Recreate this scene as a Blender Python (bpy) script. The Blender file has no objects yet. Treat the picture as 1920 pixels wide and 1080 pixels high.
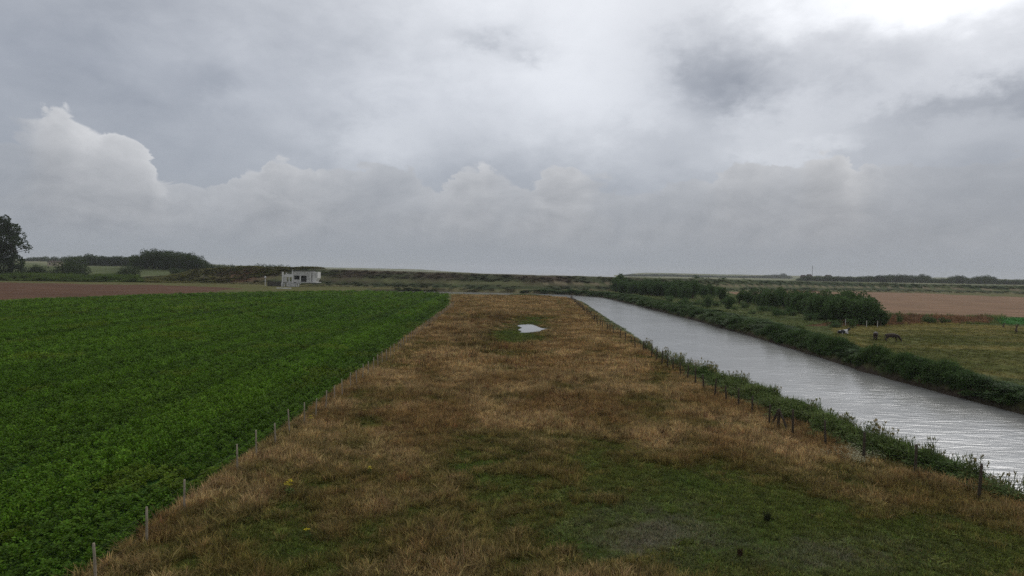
import bpy, bmesh, math, random
import numpy as np
from mathutils import Vector, Matrix, Euler

S = bpy.context.scene
COL = S.collection
random.seed(7)
RNG = np.random.default_rng(7)

# ------------------------------------------------------------------ camera
FPX, CX, CY = 1250.0, 960.0, 540.0          # focal length and centre in photo pixels (1920 x 1080)
CAM_H = 9.5
PITCH = math.atan(30 / FPX)
ROLL = 0.018
cam_d = bpy.data.cameras.new('camera')
cam = bpy.data.objects.new('camera', cam_d)
COL.objects.link(cam)
cam_d.sensor_width = 36
cam_d.lens = FPX / 1920 * 36
cam_d.clip_start = 0.2
cam_d.clip_end = 20000
CM = Matrix.Rotation(math.pi / 2 - PITCH, 3, 'X') @ Matrix.Rotation(ROLL, 3, 'Z')
cam.location = (0, 0, CAM_H)
cam.rotation_euler = CM.to_euler()
S.camera = cam
CMN = np.array(CM)


def ray(px, py):
    return CM @ Vector(((px - CX) / FPX, -(py - CY) / FPX, -1))


def gp(px, py, z=0.0):
    """a point of the photograph put back on the level z of the land"""
    d = ray(px, py)
    t = (z - CAM_H) / d.z
    return (d.x * t, d.y * t)


def at(px, Y, z=0.0):
    """the land point at distance Y seen in photo column px near the horizon"""
    d = ray(px, 515)
    return (d.x / d.y * Y, Y, z)


def to_map(X, Y, Z=0.0):
    """plan position -> photo pixels (used only to author which crop stands on which land)"""
    P = np.stack([X, Y, np.zeros_like(X) + Z - CAM_H], -1)
    C = P @ CMN
    w = np.where(C[..., 2] < -0.5, -C[..., 2], 0.5)
    return C[..., 0] / w * FPX + CX, -C[..., 1] / w * FPX + CY, C[..., 2] < -0.5


# ------------------------------------------------------------------ sky, sun, exposure
S.view_settings.view_transform = 'Standard'
S.view_settings.look = 'None'
S.view_settings.exposure = 0
S.view_settings.gamma = 1
HAZE_D = 0.95e-4
SUN_AZ, SUN_EL = math.radians(33), math.radians(32)

W = bpy.data.worlds.new('World')
S.world = W
W.use_nodes = True
NT = W.node_tree
NT.nodes.clear()


class G:
    """tiny expression helper for shader node trees"""
    def __init__(s, nt):
        s.nt = nt

    def n(s, t, **k):
        o = s.nt.nodes.new(t)
        for a, b in k.items():
            setattr(o, a, b)
        return o

    def put(s, sock, v):
        if isinstance(v, bpy.types.NodeSocket):
            s.nt.links.new(v, sock)
        elif v is not None:
            if hasattr(sock.default_value, '__len__') and not hasattr(v, '__len__'):
                v = (v,) * len(sock.default_value)
            if hasattr(v, '__len__') and len(sock.default_value) == 4 and len(v) == 3:
                v = (*v, 1)
            sock.default_value = v

    def m(s, op, a, b=None, c=None, clamp=False):
        o = s.n('ShaderNodeMath', operation=op, use_clamp=clamp)
        for i, v in enumerate((a, b, c)):
            s.put(o.inputs[i], v)
        return o.outputs[0]

    def vm(s, op, a, b=None):
        o = s.n('ShaderNodeVectorMath', operation=op)
        s.put(o.inputs[0], a)
        if b is not None:
            s.put(o.inputs[1], b)
        return o.outputs[0]

    def mix(s, f, a, b, mode='MIX'):
        o = s.n('ShaderNodeMix', data_type='RGBA', blend_type=mode)
        s.put(o.inputs[0], f)
        s.put(o.inputs[6], a)
        s.put(o.inputs[7], b)
        return o.outputs[2]

    def noise(s, vec, scale, detail=4, rough=0.5, dist=0, w=None):
        o = s.n('ShaderNodeTexNoise')
        if w is not None:
            o.noise_dimensions = '4D'
            o.inputs['W'].default_value = w
        s.put(o.inputs['Vector'], vec)
        o.inputs['Scale'].default_value = scale
        o.inputs['Detail'].default_value = detail
        o.inputs['Roughness'].default_value = rough
        o.inputs['Distortion'].default_value = dist
        return o.outputs[0]

    def rng(s, v, a, b, c=0, d=1, smooth=False):
        o = s.n('ShaderNodeMapRange', interpolation_type='SMOOTHSTEP' if smooth else 'LINEAR')
        for i, x in enumerate((v, a, b, c, d)):
            s.put(o.inputs[i], x)
        return o.outputs[0]

    def ramp(s, v, stops):
        o = s.n('ShaderNodeValToRGB')
        e = o.color_ramp.elements
        while len(e) < len(stops):
            e.new(0.5)
        for el, (p, c) in zip(e, stops):
            el.position = p
            el.color = (*c, 1)
        s.put(o.inputs[0], v)
        return o.outputs[0]


g = G(NT)
D = g.n('ShaderNodeTexCoord').outputs['Generated']
sx = g.n('ShaderNodeSeparateXYZ')
NT.links.new(D, sx.inputs[0])
A = g.m('ARCTAN2', sx.outputs[0], sx.outputs[1])
E = g.m('ARCSINE', sx.outputs[2])
DS = g.vm('MULTIPLY', D, (1, 1, 1.7))


def ae(px, py):
    d = ray(px, py).normalized()
    return math.atan2(d.x, d.y), math.asin(d.z)


nbig = g.m('SUBTRACT', g.noise(DS, 2.6, 7, .55), .5)
nmid = g.m('SUBTRACT', g.noise(DS, 9, 8, .58, .3), .5)
nfin = g.m('SUBTRACT', g.noise(DS, 30, 6, .6, .2), .5)
Aw = g.m('ADD', A, g.m('ADD', g.m('MULTIPLY', nmid, .13), g.m('MULTIPLY', nfin, .07)))
Ew = g.m('ADD', E, g.m('ADD', g.m('MULTIPLY', nbig, .10), g.m('ADD', g.m('MULTIPLY', g.m('SUBTRACT', g.noise(DS, 11, 7, .6, .2, 3.3), .5), .10), g.m('MULTIPLY', nfin, -.05))))


def puffs(scale):
    v_ = g.n('ShaderNodeTexVoronoi', feature='SMOOTH_F1')
    g.put(v_.inputs['Vector'], g.vm('ADD', DS, nwarp))
    v_.inputs['Scale'].default_value = scale
    v_.inputs['Smoothness'].default_value = .15
    return g.m('SUBTRACT', .42, v_.outputs['Distance'])


nwarp_ = g.n('ShaderNodeCombineXYZ')
for i_ in range(3):
    g.put(nwarp_.inputs[i_], g.m('MULTIPLY', nfin, (.05, .04, -.04)[i_]))
nwarp = nwarp_.outputs[0]
puff_n = g.m('ADD', g.m('MULTIPLY', puffs(13), .6), g.m('MULTIPLY', puffs(36), .3))


def blob(px, py, rx, ry, warp=True):
    a0, e0 = ae(px, py)
    u = g.m('DIVIDE', g.m('SUBTRACT', Aw if warp else A, a0), rx / FPX)
    v = g.m('DIVIDE', g.m('SUBTRACT', Ew if warp else E, e0), ry / FPX)
    r = g.m('ADD', g.m('MULTIPLY', u, u), g.m('MULTIPLY', v, v))
    return g.m('EXPONENT', g.m('MULTIPLY', r, -1))


base = g.ramp(g.m('MULTIPLY', E, 2.0), [(0.0, (.300, .325, .355)), (.10, (.320, .346, .380)), (.25, (.355, .385, .432)),
                                       (.50, (.41, .438, .490)), (.80, (.475, .497, .54)), (1, (.55, .565, .60))])
light = 0.0
for (px, py, rx, ry, amp) in [(1060, -30, 380, 230, .30), (1770, 0, 190, 75, .60), (1440, 10, 120, 50, .25), (1850, 130, 160, 50, .10),
                              (1560, 190, 330, 120, .12), (1000, 190, 300, 110, .12), (1250, 250, 500, 90, .08), (430, 120, 260, 60, .03), (700, 260, 90, 50, .12),
                              (1340, 115, 100, 85, -.24), (1300, 180, 60, 60, -.12), (1430, 160, 120, 50, -.10),
                              (890, 55, 50, 22, -.15), (968, 97, 42, 25, -.14), (385, 165, 60, 30, -.05), (1240, 270, 90, 40, -.07),
                              (1380, 30, 60, 22, -.10), (1620, 120, 130, 40, -.12), (1880, 190, 110, 28, -.15), (1700, 215, 90, 22, -.10), (1560, 70, 60, 26, -.12), (60, 60, 200, 160, -.05),
                              (1650, 265, 70, 25, -.08), (1500, 380, 500, 60, -.035), (1560, 262, 60, 16, .10), (1420, 285, 60, 14, .06), (150, 385, 150, 25, -.05), (1500, 420, 400, 30, -.03)]:
    light = g.m('ADD', light, g.m('MULTIPLY', blob(px, py, rx, ry), amp))
detail = g.m('ADD', g.m('MULTIPLY', nbig, .24), g.m('ADD', g.m('MULTIPLY', nmid, .16), g.m('MULTIPLY', nfin, .05)))
detail = g.m('MULTIPLY', detail, g.rng(E, .02, .28, .15, 1))
light = g.m('ADD', light, detail)
lightc = g.n('ShaderNodeCombineColor')
for i, k in enumerate((1.0, .99, .97)):
    g.put(lightc.inputs[i], g.m('MULTIPLY', light, k))
sky = g.mix(1.0, base, lightc.outputs[0], 'ADD')


def fcurve(pts, lo=-.95, hi=.95, scale=.4):
    o = g.n('ShaderNodeFloatCurve')
    c = o.mapping.curves[0]
    q = sorted(((a - lo) / (hi - lo), v / scale) for a, v in pts)
    while len(c.points) < len(q):
        c.points.new(.5, .5)
    for p, (x, y) in zip(c.points, q):
        p.location = (x, y)
        p.handle_type = 'AUTO_CLAMPED'
    o.mapping.update()
    g.put(o.inputs['Value'], g.rng(g.m('ADD', A, g.m('MULTIPLY', nfin, .035)), lo, hi))
    return g.m('MULTIPLY', o.outputs[0], scale)


def cumulus(sky, outline, bright, amp, body, soft, puff):
    top = fcurve([ae(x, y) for x, y in outline])
    br = fcurve([(ae(x, 300)[0], v) for x, v in bright], scale=1)
    bump = g.m('ADD', g.m('MULTIPLY', puff_n, puff * 1.1), g.m('MULTIPLY', nfin, puff * .35))
    d = g.m('SUBTRACT', g.m('ADD', top, bump), E)
    mask = g.m('MULTIPLY', g.rng(d, 0, soft, 0, 1, True), g.rng(E, .015, .085, 0, 1, True))
    edge = g.m('EXPONENT', g.m('MULTIPLY', g.m('MAXIMUM', d, 0), -26))
    rel = g.m('MULTIPLY', g.m('SUBTRACT', g.noise(g.vm('ADD', DS, (.01, .0, -.02)), 9, 8, .58, .3), g.noise(DS, 9, 8, .58, .3)), -.30)
    rel = g.m('ADD', rel, g.m('MULTIPLY', g.m('MULTIPLY', puff_n, br), .16))
    lum = g.m('ADD', g.m('MULTIPLY', g.m('MULTIPLY', edge, br), amp), rel)
    c = g.n('ShaderNodeCombineColor')
    for i, k in enumerate((1.02, .99, .95)):
        g.put(c.inputs[i], g.m('ADD', g.m('MULTIPLY', lum, k), body[i]))
    mask = g.m('MULTIPLY', mask, g.m('ADD', .30, g.m('MULTIPLY', br, 1.0)), clamp=True)
    return g.mix(mask, sky, c.outputs[0])


sky = cumulus(sky, [(-200, 230), (0, 232), (60, 225), (112, 206), (150, 238), (182, 242), (230, 255), (270, 270), (300, 315), (330, 345),
                    (365, 350), (410, 345), (450, 320), (490, 300), (520, 283), (560, 310), (600, 300), (680, 300), (760, 315), (820, 345),
                    (880, 308), (930, 325), (1000, 330), (1040, 292), (1085, 318), (1150, 338), (1200, 350), (1260, 330), (1350, 310), (1400, 280),
                    (1470, 285), (1550, 264), (1620, 310), (1700, 300), (1800, 290), (1920, 285), (2300, 270)],
              [(-200, .1), (20, .15), (60, .42), (110, .75), (170, .85), (260, .85), (310, .6), (360, .4), (430, .45), (520, .62), (620, .5), (760, .35), (890, .62), (960, .45), (1040, .66), (1120, .4), (1200, .25),
               (1300, .3), (1400, .55), (1480, .45), (1550, .75), (1640, .4), (1750, .15), (1920, .1)], .36, (.340, .356, .382), .008, .060)
sky = cumulus(sky, [(-200, 330), (60, 330), (200, 345), (330, 372), (345, 370), (420, 385), (560, 380), (700, 392), (850, 380), (950, 390), (1060, 395),
                    (1110, 400), (1250, 410), (1350, 395), (1500, 400), (1700, 385), (1920, 390), (2300, 380)],
              [(-200, .2), (200, .25), (345, .4), (600, .2), (850, .3), (1080, .5), (1300, .2), (1920, .1)], .12, (.325, .342, .368), .03, .05)
# a trace of clear-sky light through the cover
nish = g.n('ShaderNodeTexSky', sky_type='NISHITA', sun_disc=False)
nish.sun_elevation = SUN_EL
nish.sun_rotation = SUN_AZ
nish.air_density = 1.5
nish.dust_density = 3
cov = g.mix(.012, g.vm('MULTIPLY', sky, (10.2, 10.3, 10.5)), nish.outputs[0])
cov = g.mix(g.rng(sx.outputs[2], -.05, 0, 0, 1), (1.2, 1.2, 1.1), cov)
bg = g.n('ShaderNodeBackground')
g.put(bg.inputs[0], cov)
bg.inputs[1].default_value = .1
wo = g.n('ShaderNodeOutputWorld')
NT.links.new(bg.outputs[0], wo.inputs[0])

sun_d = bpy.data.lights.new('sun', 'SUN')
sun_d.energy = 1.15
sun_d.angle = math.radians(35)
sun_d.color = (1, .98, .95)
sun = bpy.data.objects.new('sun', sun_d)
COL.objects.link(sun)
sd = Vector((math.sin(SUN_AZ) * math.cos(SUN_EL), math.cos(SUN_AZ) * math.cos(SUN_EL), math.sin(SUN_EL)))
sun.rotation_euler = sd.to_track_quat('Z', 'Y').to_euler()

S.cycles.use_denoising = False
S.cycles.max_bounces = 5
S.cycles.diffuse_bounces = 3
S.cycles.transparent_max_bounces = 8
S.cycles.volume_bounces = 2

# ------------------------------------------------------------------ helpers


def mat(name, col=(.5, .5, .5), rough=.9, spec=.2, var=.3, scale=3, bump=0, attr=None, inst=False, sub=0):
    m = bpy.data.materials.new(name)
    m.use_nodes = True
    nt = m.node_tree
    q = G(nt)
    b = nt.nodes['Principled BSDF']
    b.inputs['Roughness'].default_value = rough
    b.inputs['Specular IOR Level'].default_value = spec
    pos = q.n('ShaderNodeNewGeometry').outputs['Position'] if inst else q.n('ShaderNodeTexCoord').outputs['Object']
    nz = q.noise(pos, scale, 5, .6)
    f = q.rng(nz, .3, .7, 1 - var, 1 + var)
    c = col
    if inst:
        at_ = q.n('ShaderNodeAttribute', attribute_type='INSTANCER', attribute_name='col')
        c = at_.outputs[0]
    if attr:
        a2 = q.n('ShaderNodeAttribute', attribute_type='GEOMETRY', attribute_name=attr)
        c = q.mix(1, c, a2.outputs[0], 'MULTIPLY')
    c = q.vm('MULTIPLY', c, q.n('ShaderNodeCombineXYZ').outputs[0]) if False else c
    cc = q.n('ShaderNodeCombineXYZ')
    for i in range(3):
        q.put(cc.inputs[i], f)
    q.put(b.inputs['Base Color'], q.vm('MULTIPLY', c, cc.outputs[0]))
    if bump:
        bn = q.n('ShaderNodeBump')
        bn.inputs['Strength'].default_value = .7
        bn.inputs['Distance'].default_value = bump
        q.put(bn.inputs['Height'], q.noise(pos, scale * 3, 5, .6))
        nt.links.new(bn.outputs[0], b.inputs['Normal'])
    return m


def mesh_np(name, V, F, colors=None, smooth=False):
    """V (n,3); F list of arrays of faces (k,3)/(k,4) or one array"""
    me = bpy.data.meshes.new(name)
    if not isinstance(F, list):
        F = [F]
    F = [np.asarray(f) for f in F if len(f)]
    me.vertices.add(len(V))
    me.vertices.foreach_set('co', np.asarray(V, np.float32).ravel())
    loops = np.concatenate([f.ravel() for f in F])
    tot = np.concatenate([np.full(len(f), f.shape[1]) for f in F])
    me.loops.add(len(loops))
    me.loops.foreach_set('vertex_index', loops.astype(np.int32))
    me.polygons.add(len(tot))
    st = np.concatenate([[0], np.cumsum(tot)[:-1]])
    me.polygons.foreach_set('loop_start', st.astype(np.int32))
    if smooth:
        me.polygons.foreach_set('use_smooth', np.ones(len(tot), bool))
    me.update(calc_edges=True)
    if colors is not None:
        a = me.attributes.new('Col', 'FLOAT_COLOR', 'POINT')
        c = np.ones((len(V), 4), np.float32)
        c[:, :3] = colors
        a.data.foreach_set('color', c.ravel())
    return me


def link(name, me, m=None, parent=None, **tags):
    o = bpy.data.objects.new(name, me)
    COL.objects.link(o)
    if m is not None:
        me.materials.clear()
        me.materials.append(m)
    if parent:
        o.parent = parent
    for k, v in tags.items():
        if v:
            o[k] = v
    return o


def empty(name, loc, label, cat, group=None, rz=0):
    o = bpy.data.objects.new(name, None)
    COL.objects.link(o)
    o.location = loc
    o.rotation_euler = (0, 0, rz)
    o['label'] = label
    o['category'] = cat
    if group:
        o['group'] = group
    return o


class MB:
    def __init__(s):
        s.v, s.f = [], []

    def box(s, x0, x1, y0, y1, z0, z1):
        n = len(s.v)
        s.v += [(x, y, z) for z in (z0, z1) for y in (y0, y1) for x in (x0, x1)]
        s.f += [tuple(n + i for i in q) for q in ((0, 2, 3, 1), (4, 5, 7, 6), (0, 1, 5, 4), (2, 6, 7, 3), (0, 4, 6, 2), (1, 3, 7, 5))]
        return s

    def tube(s, pts, rad, k=7, cap=True):
        pts = [Vector(p) for p in pts]
        rings = []
        for i, p in enumerate(pts):
            t = (pts[min(i + 1, len(pts) - 1)] - pts[max(i - 1, 0)]).normalized()
            u = t.orthogonal().normalized()
            w = t.cross(u)
            n = len(s.v)
            for j in range(k):
                a = 2 * math.pi * j / k
                s.v.append(tuple(p + (u * math.cos(a) + w * math.sin(a)) * rad[i]))
            rings.append(n)
        for a, b in zip(rings, rings[1:]):
            for j in range(k):
                s.f.append((a + j, a + (j + 1) % k, b + (j + 1) % k, b + j))
        if cap:
            s.f.append(tuple(rings[-1] + j for j in range(k)))
            s.f.append(tuple(rings[0] + j for j in reversed(range(k))))
        return s

    def poly(s, pts):
        n = len(s.v)
        s.v += [tuple(p) for p in pts]
        s.f.append(tuple(range(n, n + len(pts))))
        return s

    def mesh(s, name):
        me = bpy.data.meshes.new(name)
        me.from_pydata(s.v, [], s.f)
        me.update()
        return me


def inside(poly, x, y):
    """vectorised point in polygon"""
    r = np.zeros(x.shape, bool)
    n = len(poly)
    for i in range(n):
        x0, y0 = poly[i]
        x1, y1 = poly[(i + 1) % n]
        if y0 == y1:
            continue
        c = ((y0 > y) != (y1 > y)) & (x < (x1 - x0) * (y - y0) / (y1 - y0) + x0)
        r ^= c
    return r


def segdist(pts, x, y, closed=True):
    best = np.full(x.shape, 1e9)
    tbest = np.zeros(x.shape)
    n = len(pts)
    for i in range(n if closed else n - 1):
        x0, y0 = pts[i]
        x1, y1 = pts[(i + 1) % n]
        dx, dy = x1 - x0, y1 - y0
        L = dx * dx + dy * dy + 1e-9
        t = np.clip(((x - x0) * dx + (y - y0) * dy) / L, 0, 1)
        d = np.hypot(x - x0 - t * dx, y - y0 - t * dy)
        k = d < best
        best = np.where(k, d, best)
        tbest = np.where(k, i + t, tbest)
    return best, tbest


def vnoise(x, y, scale, seed=0, octaves=3):
    """value noise, range about 0..1"""
    out = np.zeros(np.shape(x))
    amp, tot = 1.0, 0
    for o in range(octaves):
        r = np.random.default_rng(seed + o * 17).random((256, 256))
        u, v = np.asarray(x) / scale, np.asarray(y) / scale
        i, j = np.floor(u).astype(int), np.floor(v).astype(int)
        fu, fv = u - i, v - j
        fu, fv = fu * fu * (3 - 2 * fu), fv * fv * (3 - 2 * fv)
        a = r[i % 256, j % 256]
        b = r[(i + 1) % 256, j % 256]
        c = r[i % 256, (j + 1) % 256]
        d = r[(i + 1) % 256, (j + 1) % 256]
        out += amp * ((a * (1 - fu) + b * fu) * (1 - fv) + (c * (1 - fu) + d * fu) * fv)
        tot += amp
        amp *= .5
        scale /= 2.1
    return out / tot


def sst(x, a, b):
    t = np.clip((x - a) / (b - a), 0, 1)
    return t * t * (3 - 2 * t)


# ------------------------------------------------------------------ the lie of the land
WATER_Z = -1.4
far_edge = [gp(x, y, WATER_Z) for x, y in [(1920, 778), (1760, 735), (1620, 697), (1530, 668), (1400, 628), (1300, 600), (1200, 574), (1130, 557.5),
                                          (1060, 552.5), (960, 549.5), (860, 547.5), (700, 545.5)]]
near_edge = [gp(x, y, .5) for x, y in [(1920, 895), (1760, 845), (1650, 806), (1540, 761), (1420, 720), (1300, 680), (1240, 657)]]
near_edge += [gp(x, y, .1) for x, y in [(1200, 630), (1140, 594), (1095, 565), (1070, 558)]]
near_edge += [gp(x, y, -.4) for x, y in [(1000, 555.0), (960, 554), (860, 552), (700, 549)]]
d0 = np.array(far_edge[0]) - np.array(far_edge[1])
d0 /= np.hypot(*d0)
ext_f = [tuple(np.array(far_edge[0]) + d0 * k) for k in (120, 30)]
ext_n = [tuple(np.array(near_edge[0]) + d0 * k) for k in (30, 120)]
CANAL = ext_f + far_edge + near_edge[::-1] + ext_n
POND = [gp(x, y, -.1) for x, y in [(975, 609), (992, 607), (1003, 611), (1010, 614), (1023, 616), (1012, 618), (1005, 622), (990, 623.5), (977, 624), (982, 620),
                                   (974, 618), (983, 614), (974, 611)]]
CREST = [(at(x, Y)[0], Y, h) for x, Y, h in [(330, 452, 3), (380, 425, 7.5), (470, 405, 9.2), (560, 395, 9.6), (700, 385, 9.2), (850, 375, 8.6), (1000, 372, 8.0),
                                             (1130, 385, 7.7), (1250, 410, 7.5), (1400, 450, 7.2), (1600, 505, 6.3), (1750, 515, 6.1), (1920, 500, 6.2),
                                             (2300, 470, 6), (3200, 380, 6)]]
CR2 = [(c[0], c[1]) for c in CREST]
CRH = np.array([c[2] for c in CREST])


def height(X, Y, fine=True):
    X = np.asarray(X, float)
    Y = np.asarray(Y, float)
    z = (vnoise(X + 500, Y + 500, 23, 3, 3) - .5) * .35 * sst(Y, 5, 40)
    if fine:
        z = z + (vnoise(X + 900, Y + 900, 2.6, 5, 2) - .5) * .12
    u = X / np.maximum(Y, 1)
    # rising land on the left
    hl = sst(-u, .36, .52) * sst(Y, 430, 540) * (6.3 + 5.5 * sst(Y, 600, 1100) + 2 * vnoise(X + 9000, Y, 300, 8, 2))
    z = z + np.where(Y > 0, hl, 0)
    z = z + np.where(Y > 0, 3.3 * sst(u, .12, .25) * sst(Y, 600, 900), 0)
    # far dunes along the coast
    du = sst(Y, 2400, 3300) * (1 - sst(Y, 4200, 5200)) * (14 * sst(-u, .05, .16) * (.5 + 1.0 * vnoise(X + 20000, Y, 420, 12, 3)) +
                                                         13 * sst(u, .15, .2) * (.5 + vnoise(X + 20000, Y, 300, 14, 3)))
    z = z + np.where(Y > 0, du, 0)
    # sea dike
    d, t = segdist(CR2, X, Y, False)
    hc = np.interp(t, np.arange(len(CRH)), CRH)
    hc = hc + (vnoise(X + 3000, Y + 100, 30, 22, 2) - .5) * .5
    slope = 24 + 6 * (vnoise(X + 3000, Y + 3000, 40, 21, 2) - .5)
    rid = hc * np.clip(1 - np.maximum(d - 2.5, 0) / slope, 0, 1)
    rid = np.where(rid > 0, rid + (vnoise(X + 3000, Y + 3000, 7, 23, 3) - .5) * .35 * np.clip(rid / 3, 0, 1), 0)
    z = np.maximum(z, rid)
    # canal and pond
    dc, _ = segdist(CANAL, X, Y)
    dc = np.where(inside(CANAL, X, Y), -dc, dc)
    wob = (vnoise(X + 700, Y + 300, 3, 31, 2) - .5) * .7
    z = np.where(dc < 2.4, z * sst(dc, .5, 2.4) + (-1 + sst(dc + wob, -1.2, 2.1)) * 1.9, z)
    dp, _ = segdist(POND, X, Y)
    dp = np.where(inside(POND, X, Y), -dp, dp)
    z = np.where(dp < 7, z * sst(dp, 1, 7) - .42 * (1 - sst(dp, -.8, 2.2)), z)
    return z


def H(x, y):
    return float(height(np.array([x]), np.array([y]))[0])


# ground grid: fine columns in front, coarse behind
ang_f = np.radians(np.arange(-56, 56.01, .16))
ang_b = np.radians(np.arange(60, 304, 4))
ang = np.concatenate([ang_f, ang_b])
rad = [1.0]
while rad[-1] < 6500:
    rad.append(rad[-1] * (1.011 if rad[-1] > 15 else 1.15))
rad = np.array(rad)
RR, AA = np.meshgrid(rad, ang, indexing='ij')
GX, GY = RR * np.sin(AA), RR * np.cos(AA)
GZ = height(GX, GY)
GZ[-1] -= 0

# left fence line and crop edge
FL0 = np.array(gp(275, 1022))
FL1 = np.array(gp(846, 575))
fdir = (FL1 - FL0) / np.hypot(*(FL1 - FL0))
FLs = FL0 - fdir * 25
fnorm = np.array([-fdir[1], fdir[0]])          # points left
ce0, ce1 = FLs + fnorm * .75, FL1 + fnorm * .75
CROP = [tuple(ce0), tuple(ce1), gp(838, 551), gp(700, 546), gp(560, 548), gp(400, 551), gp(200, 558), gp(0, 566), gp(-350, 590), (-160, -10), (ce0[0] - 2, -10)]
BROWN = [(-400, 536), (0, 530), (250, 533), (420, 538.5), (455, 541.5), (400, 547), (200, 555), (0, 562), (-400, 585)]
RFENCE_PX = [(2060, 1010), (1835, 937), (1715, 895), (1619, 866), (1548, 839), (1486, 817), (1442, 799), (1410, 780), (1385, 769.5), (1362, 758), (1340, 748),
             (1320, 736), (1304, 727), (1289, 717), (1275, 708), (1262, 699), (1251, 692), (1241, 685), (1231, 679), (1222, 671), (1206, 662), (1191, 655),
             (1183, 650), (1172, 643), (1163, 637), (1150, 628), (1134, 619), (1124, 612), (1110, 600), (1098, 588), (1086, 576), (1076, 566), (1070, 560)]
RF = [gp(*p) for p in RFENCE_PX]
STUB = [(1365, 547), (1450, 546), (1560, 547.5), (1720, 549), (1920, 558), (2400, 575), (2400, 625), (1920, 596), (1760, 594), (1660, 590), (1600, 580), (1480, 568), (1380, 553)]
PAST = [(1560, 612), (1640, 608), (1760, 606), (1920, 612), (2400, 640), (2400, 900), (1920, 712), (1760, 690), (1560, 655)]
GCROP = [(1872, 600), (1900, 595), (1960, 596), (2300, 620), (2300, 634), (1920, 609), (1880, 607)]


def gauss(u, v, cx, cy, rx, ry):
    return np.exp(-((u - cx) / rx) ** 2 - ((v - cy) / ry) ** 2)


def green_amount(X, Y, U, V):
    """0 dry brown grass .. 1 green turf, on the meadow between the fences"""
    n = vnoise(X + 100, Y + 100, 5.5, 41, 4)
    n2 = vnoise(X + 300, Y + 100, 1.3, 45, 2)
    gq = .05 + 1.2 * gauss(U, V, 1270, 990, 340, 120) + .95 * gauss(U, V, 1750, 1040, 260, 90) + 1.25 * gauss(U, V, 965, 632, 55, 20) \
        + .85 * gauss(U, V, 1000, 600, 40, 7) + .38 * gauss(U, V, 680, 780, 50, 100) + .35 * gauss(U, V, 560, 1000, 220, 90) \
        + .4 * gauss(U, V, 1620, 870, 80, 40) + .12 * gauss(U, V, 900, 850, 220, 30) + .5 * gauss(U, V, 1240, 700, 25, 30) + .18 * gauss(U, V, 740, 900, 200, 60)
    return np.clip(gq + (n - .5) * 1.25 + (n2 - .5) * .7, 0, 1)


DRY = np.array([.26, .155, .062])
DRY2 = np.array([.22, .125, .045])
OLIVE = np.array([.105, .105, .022])
TURF = np.array([.06, .095, .018])
CROPG = np.array([.05, .17, .018])


def lerp(a, b, t):
    t = np.asarray(t)[..., None]
    return a * (1 - t) + b * t


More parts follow.
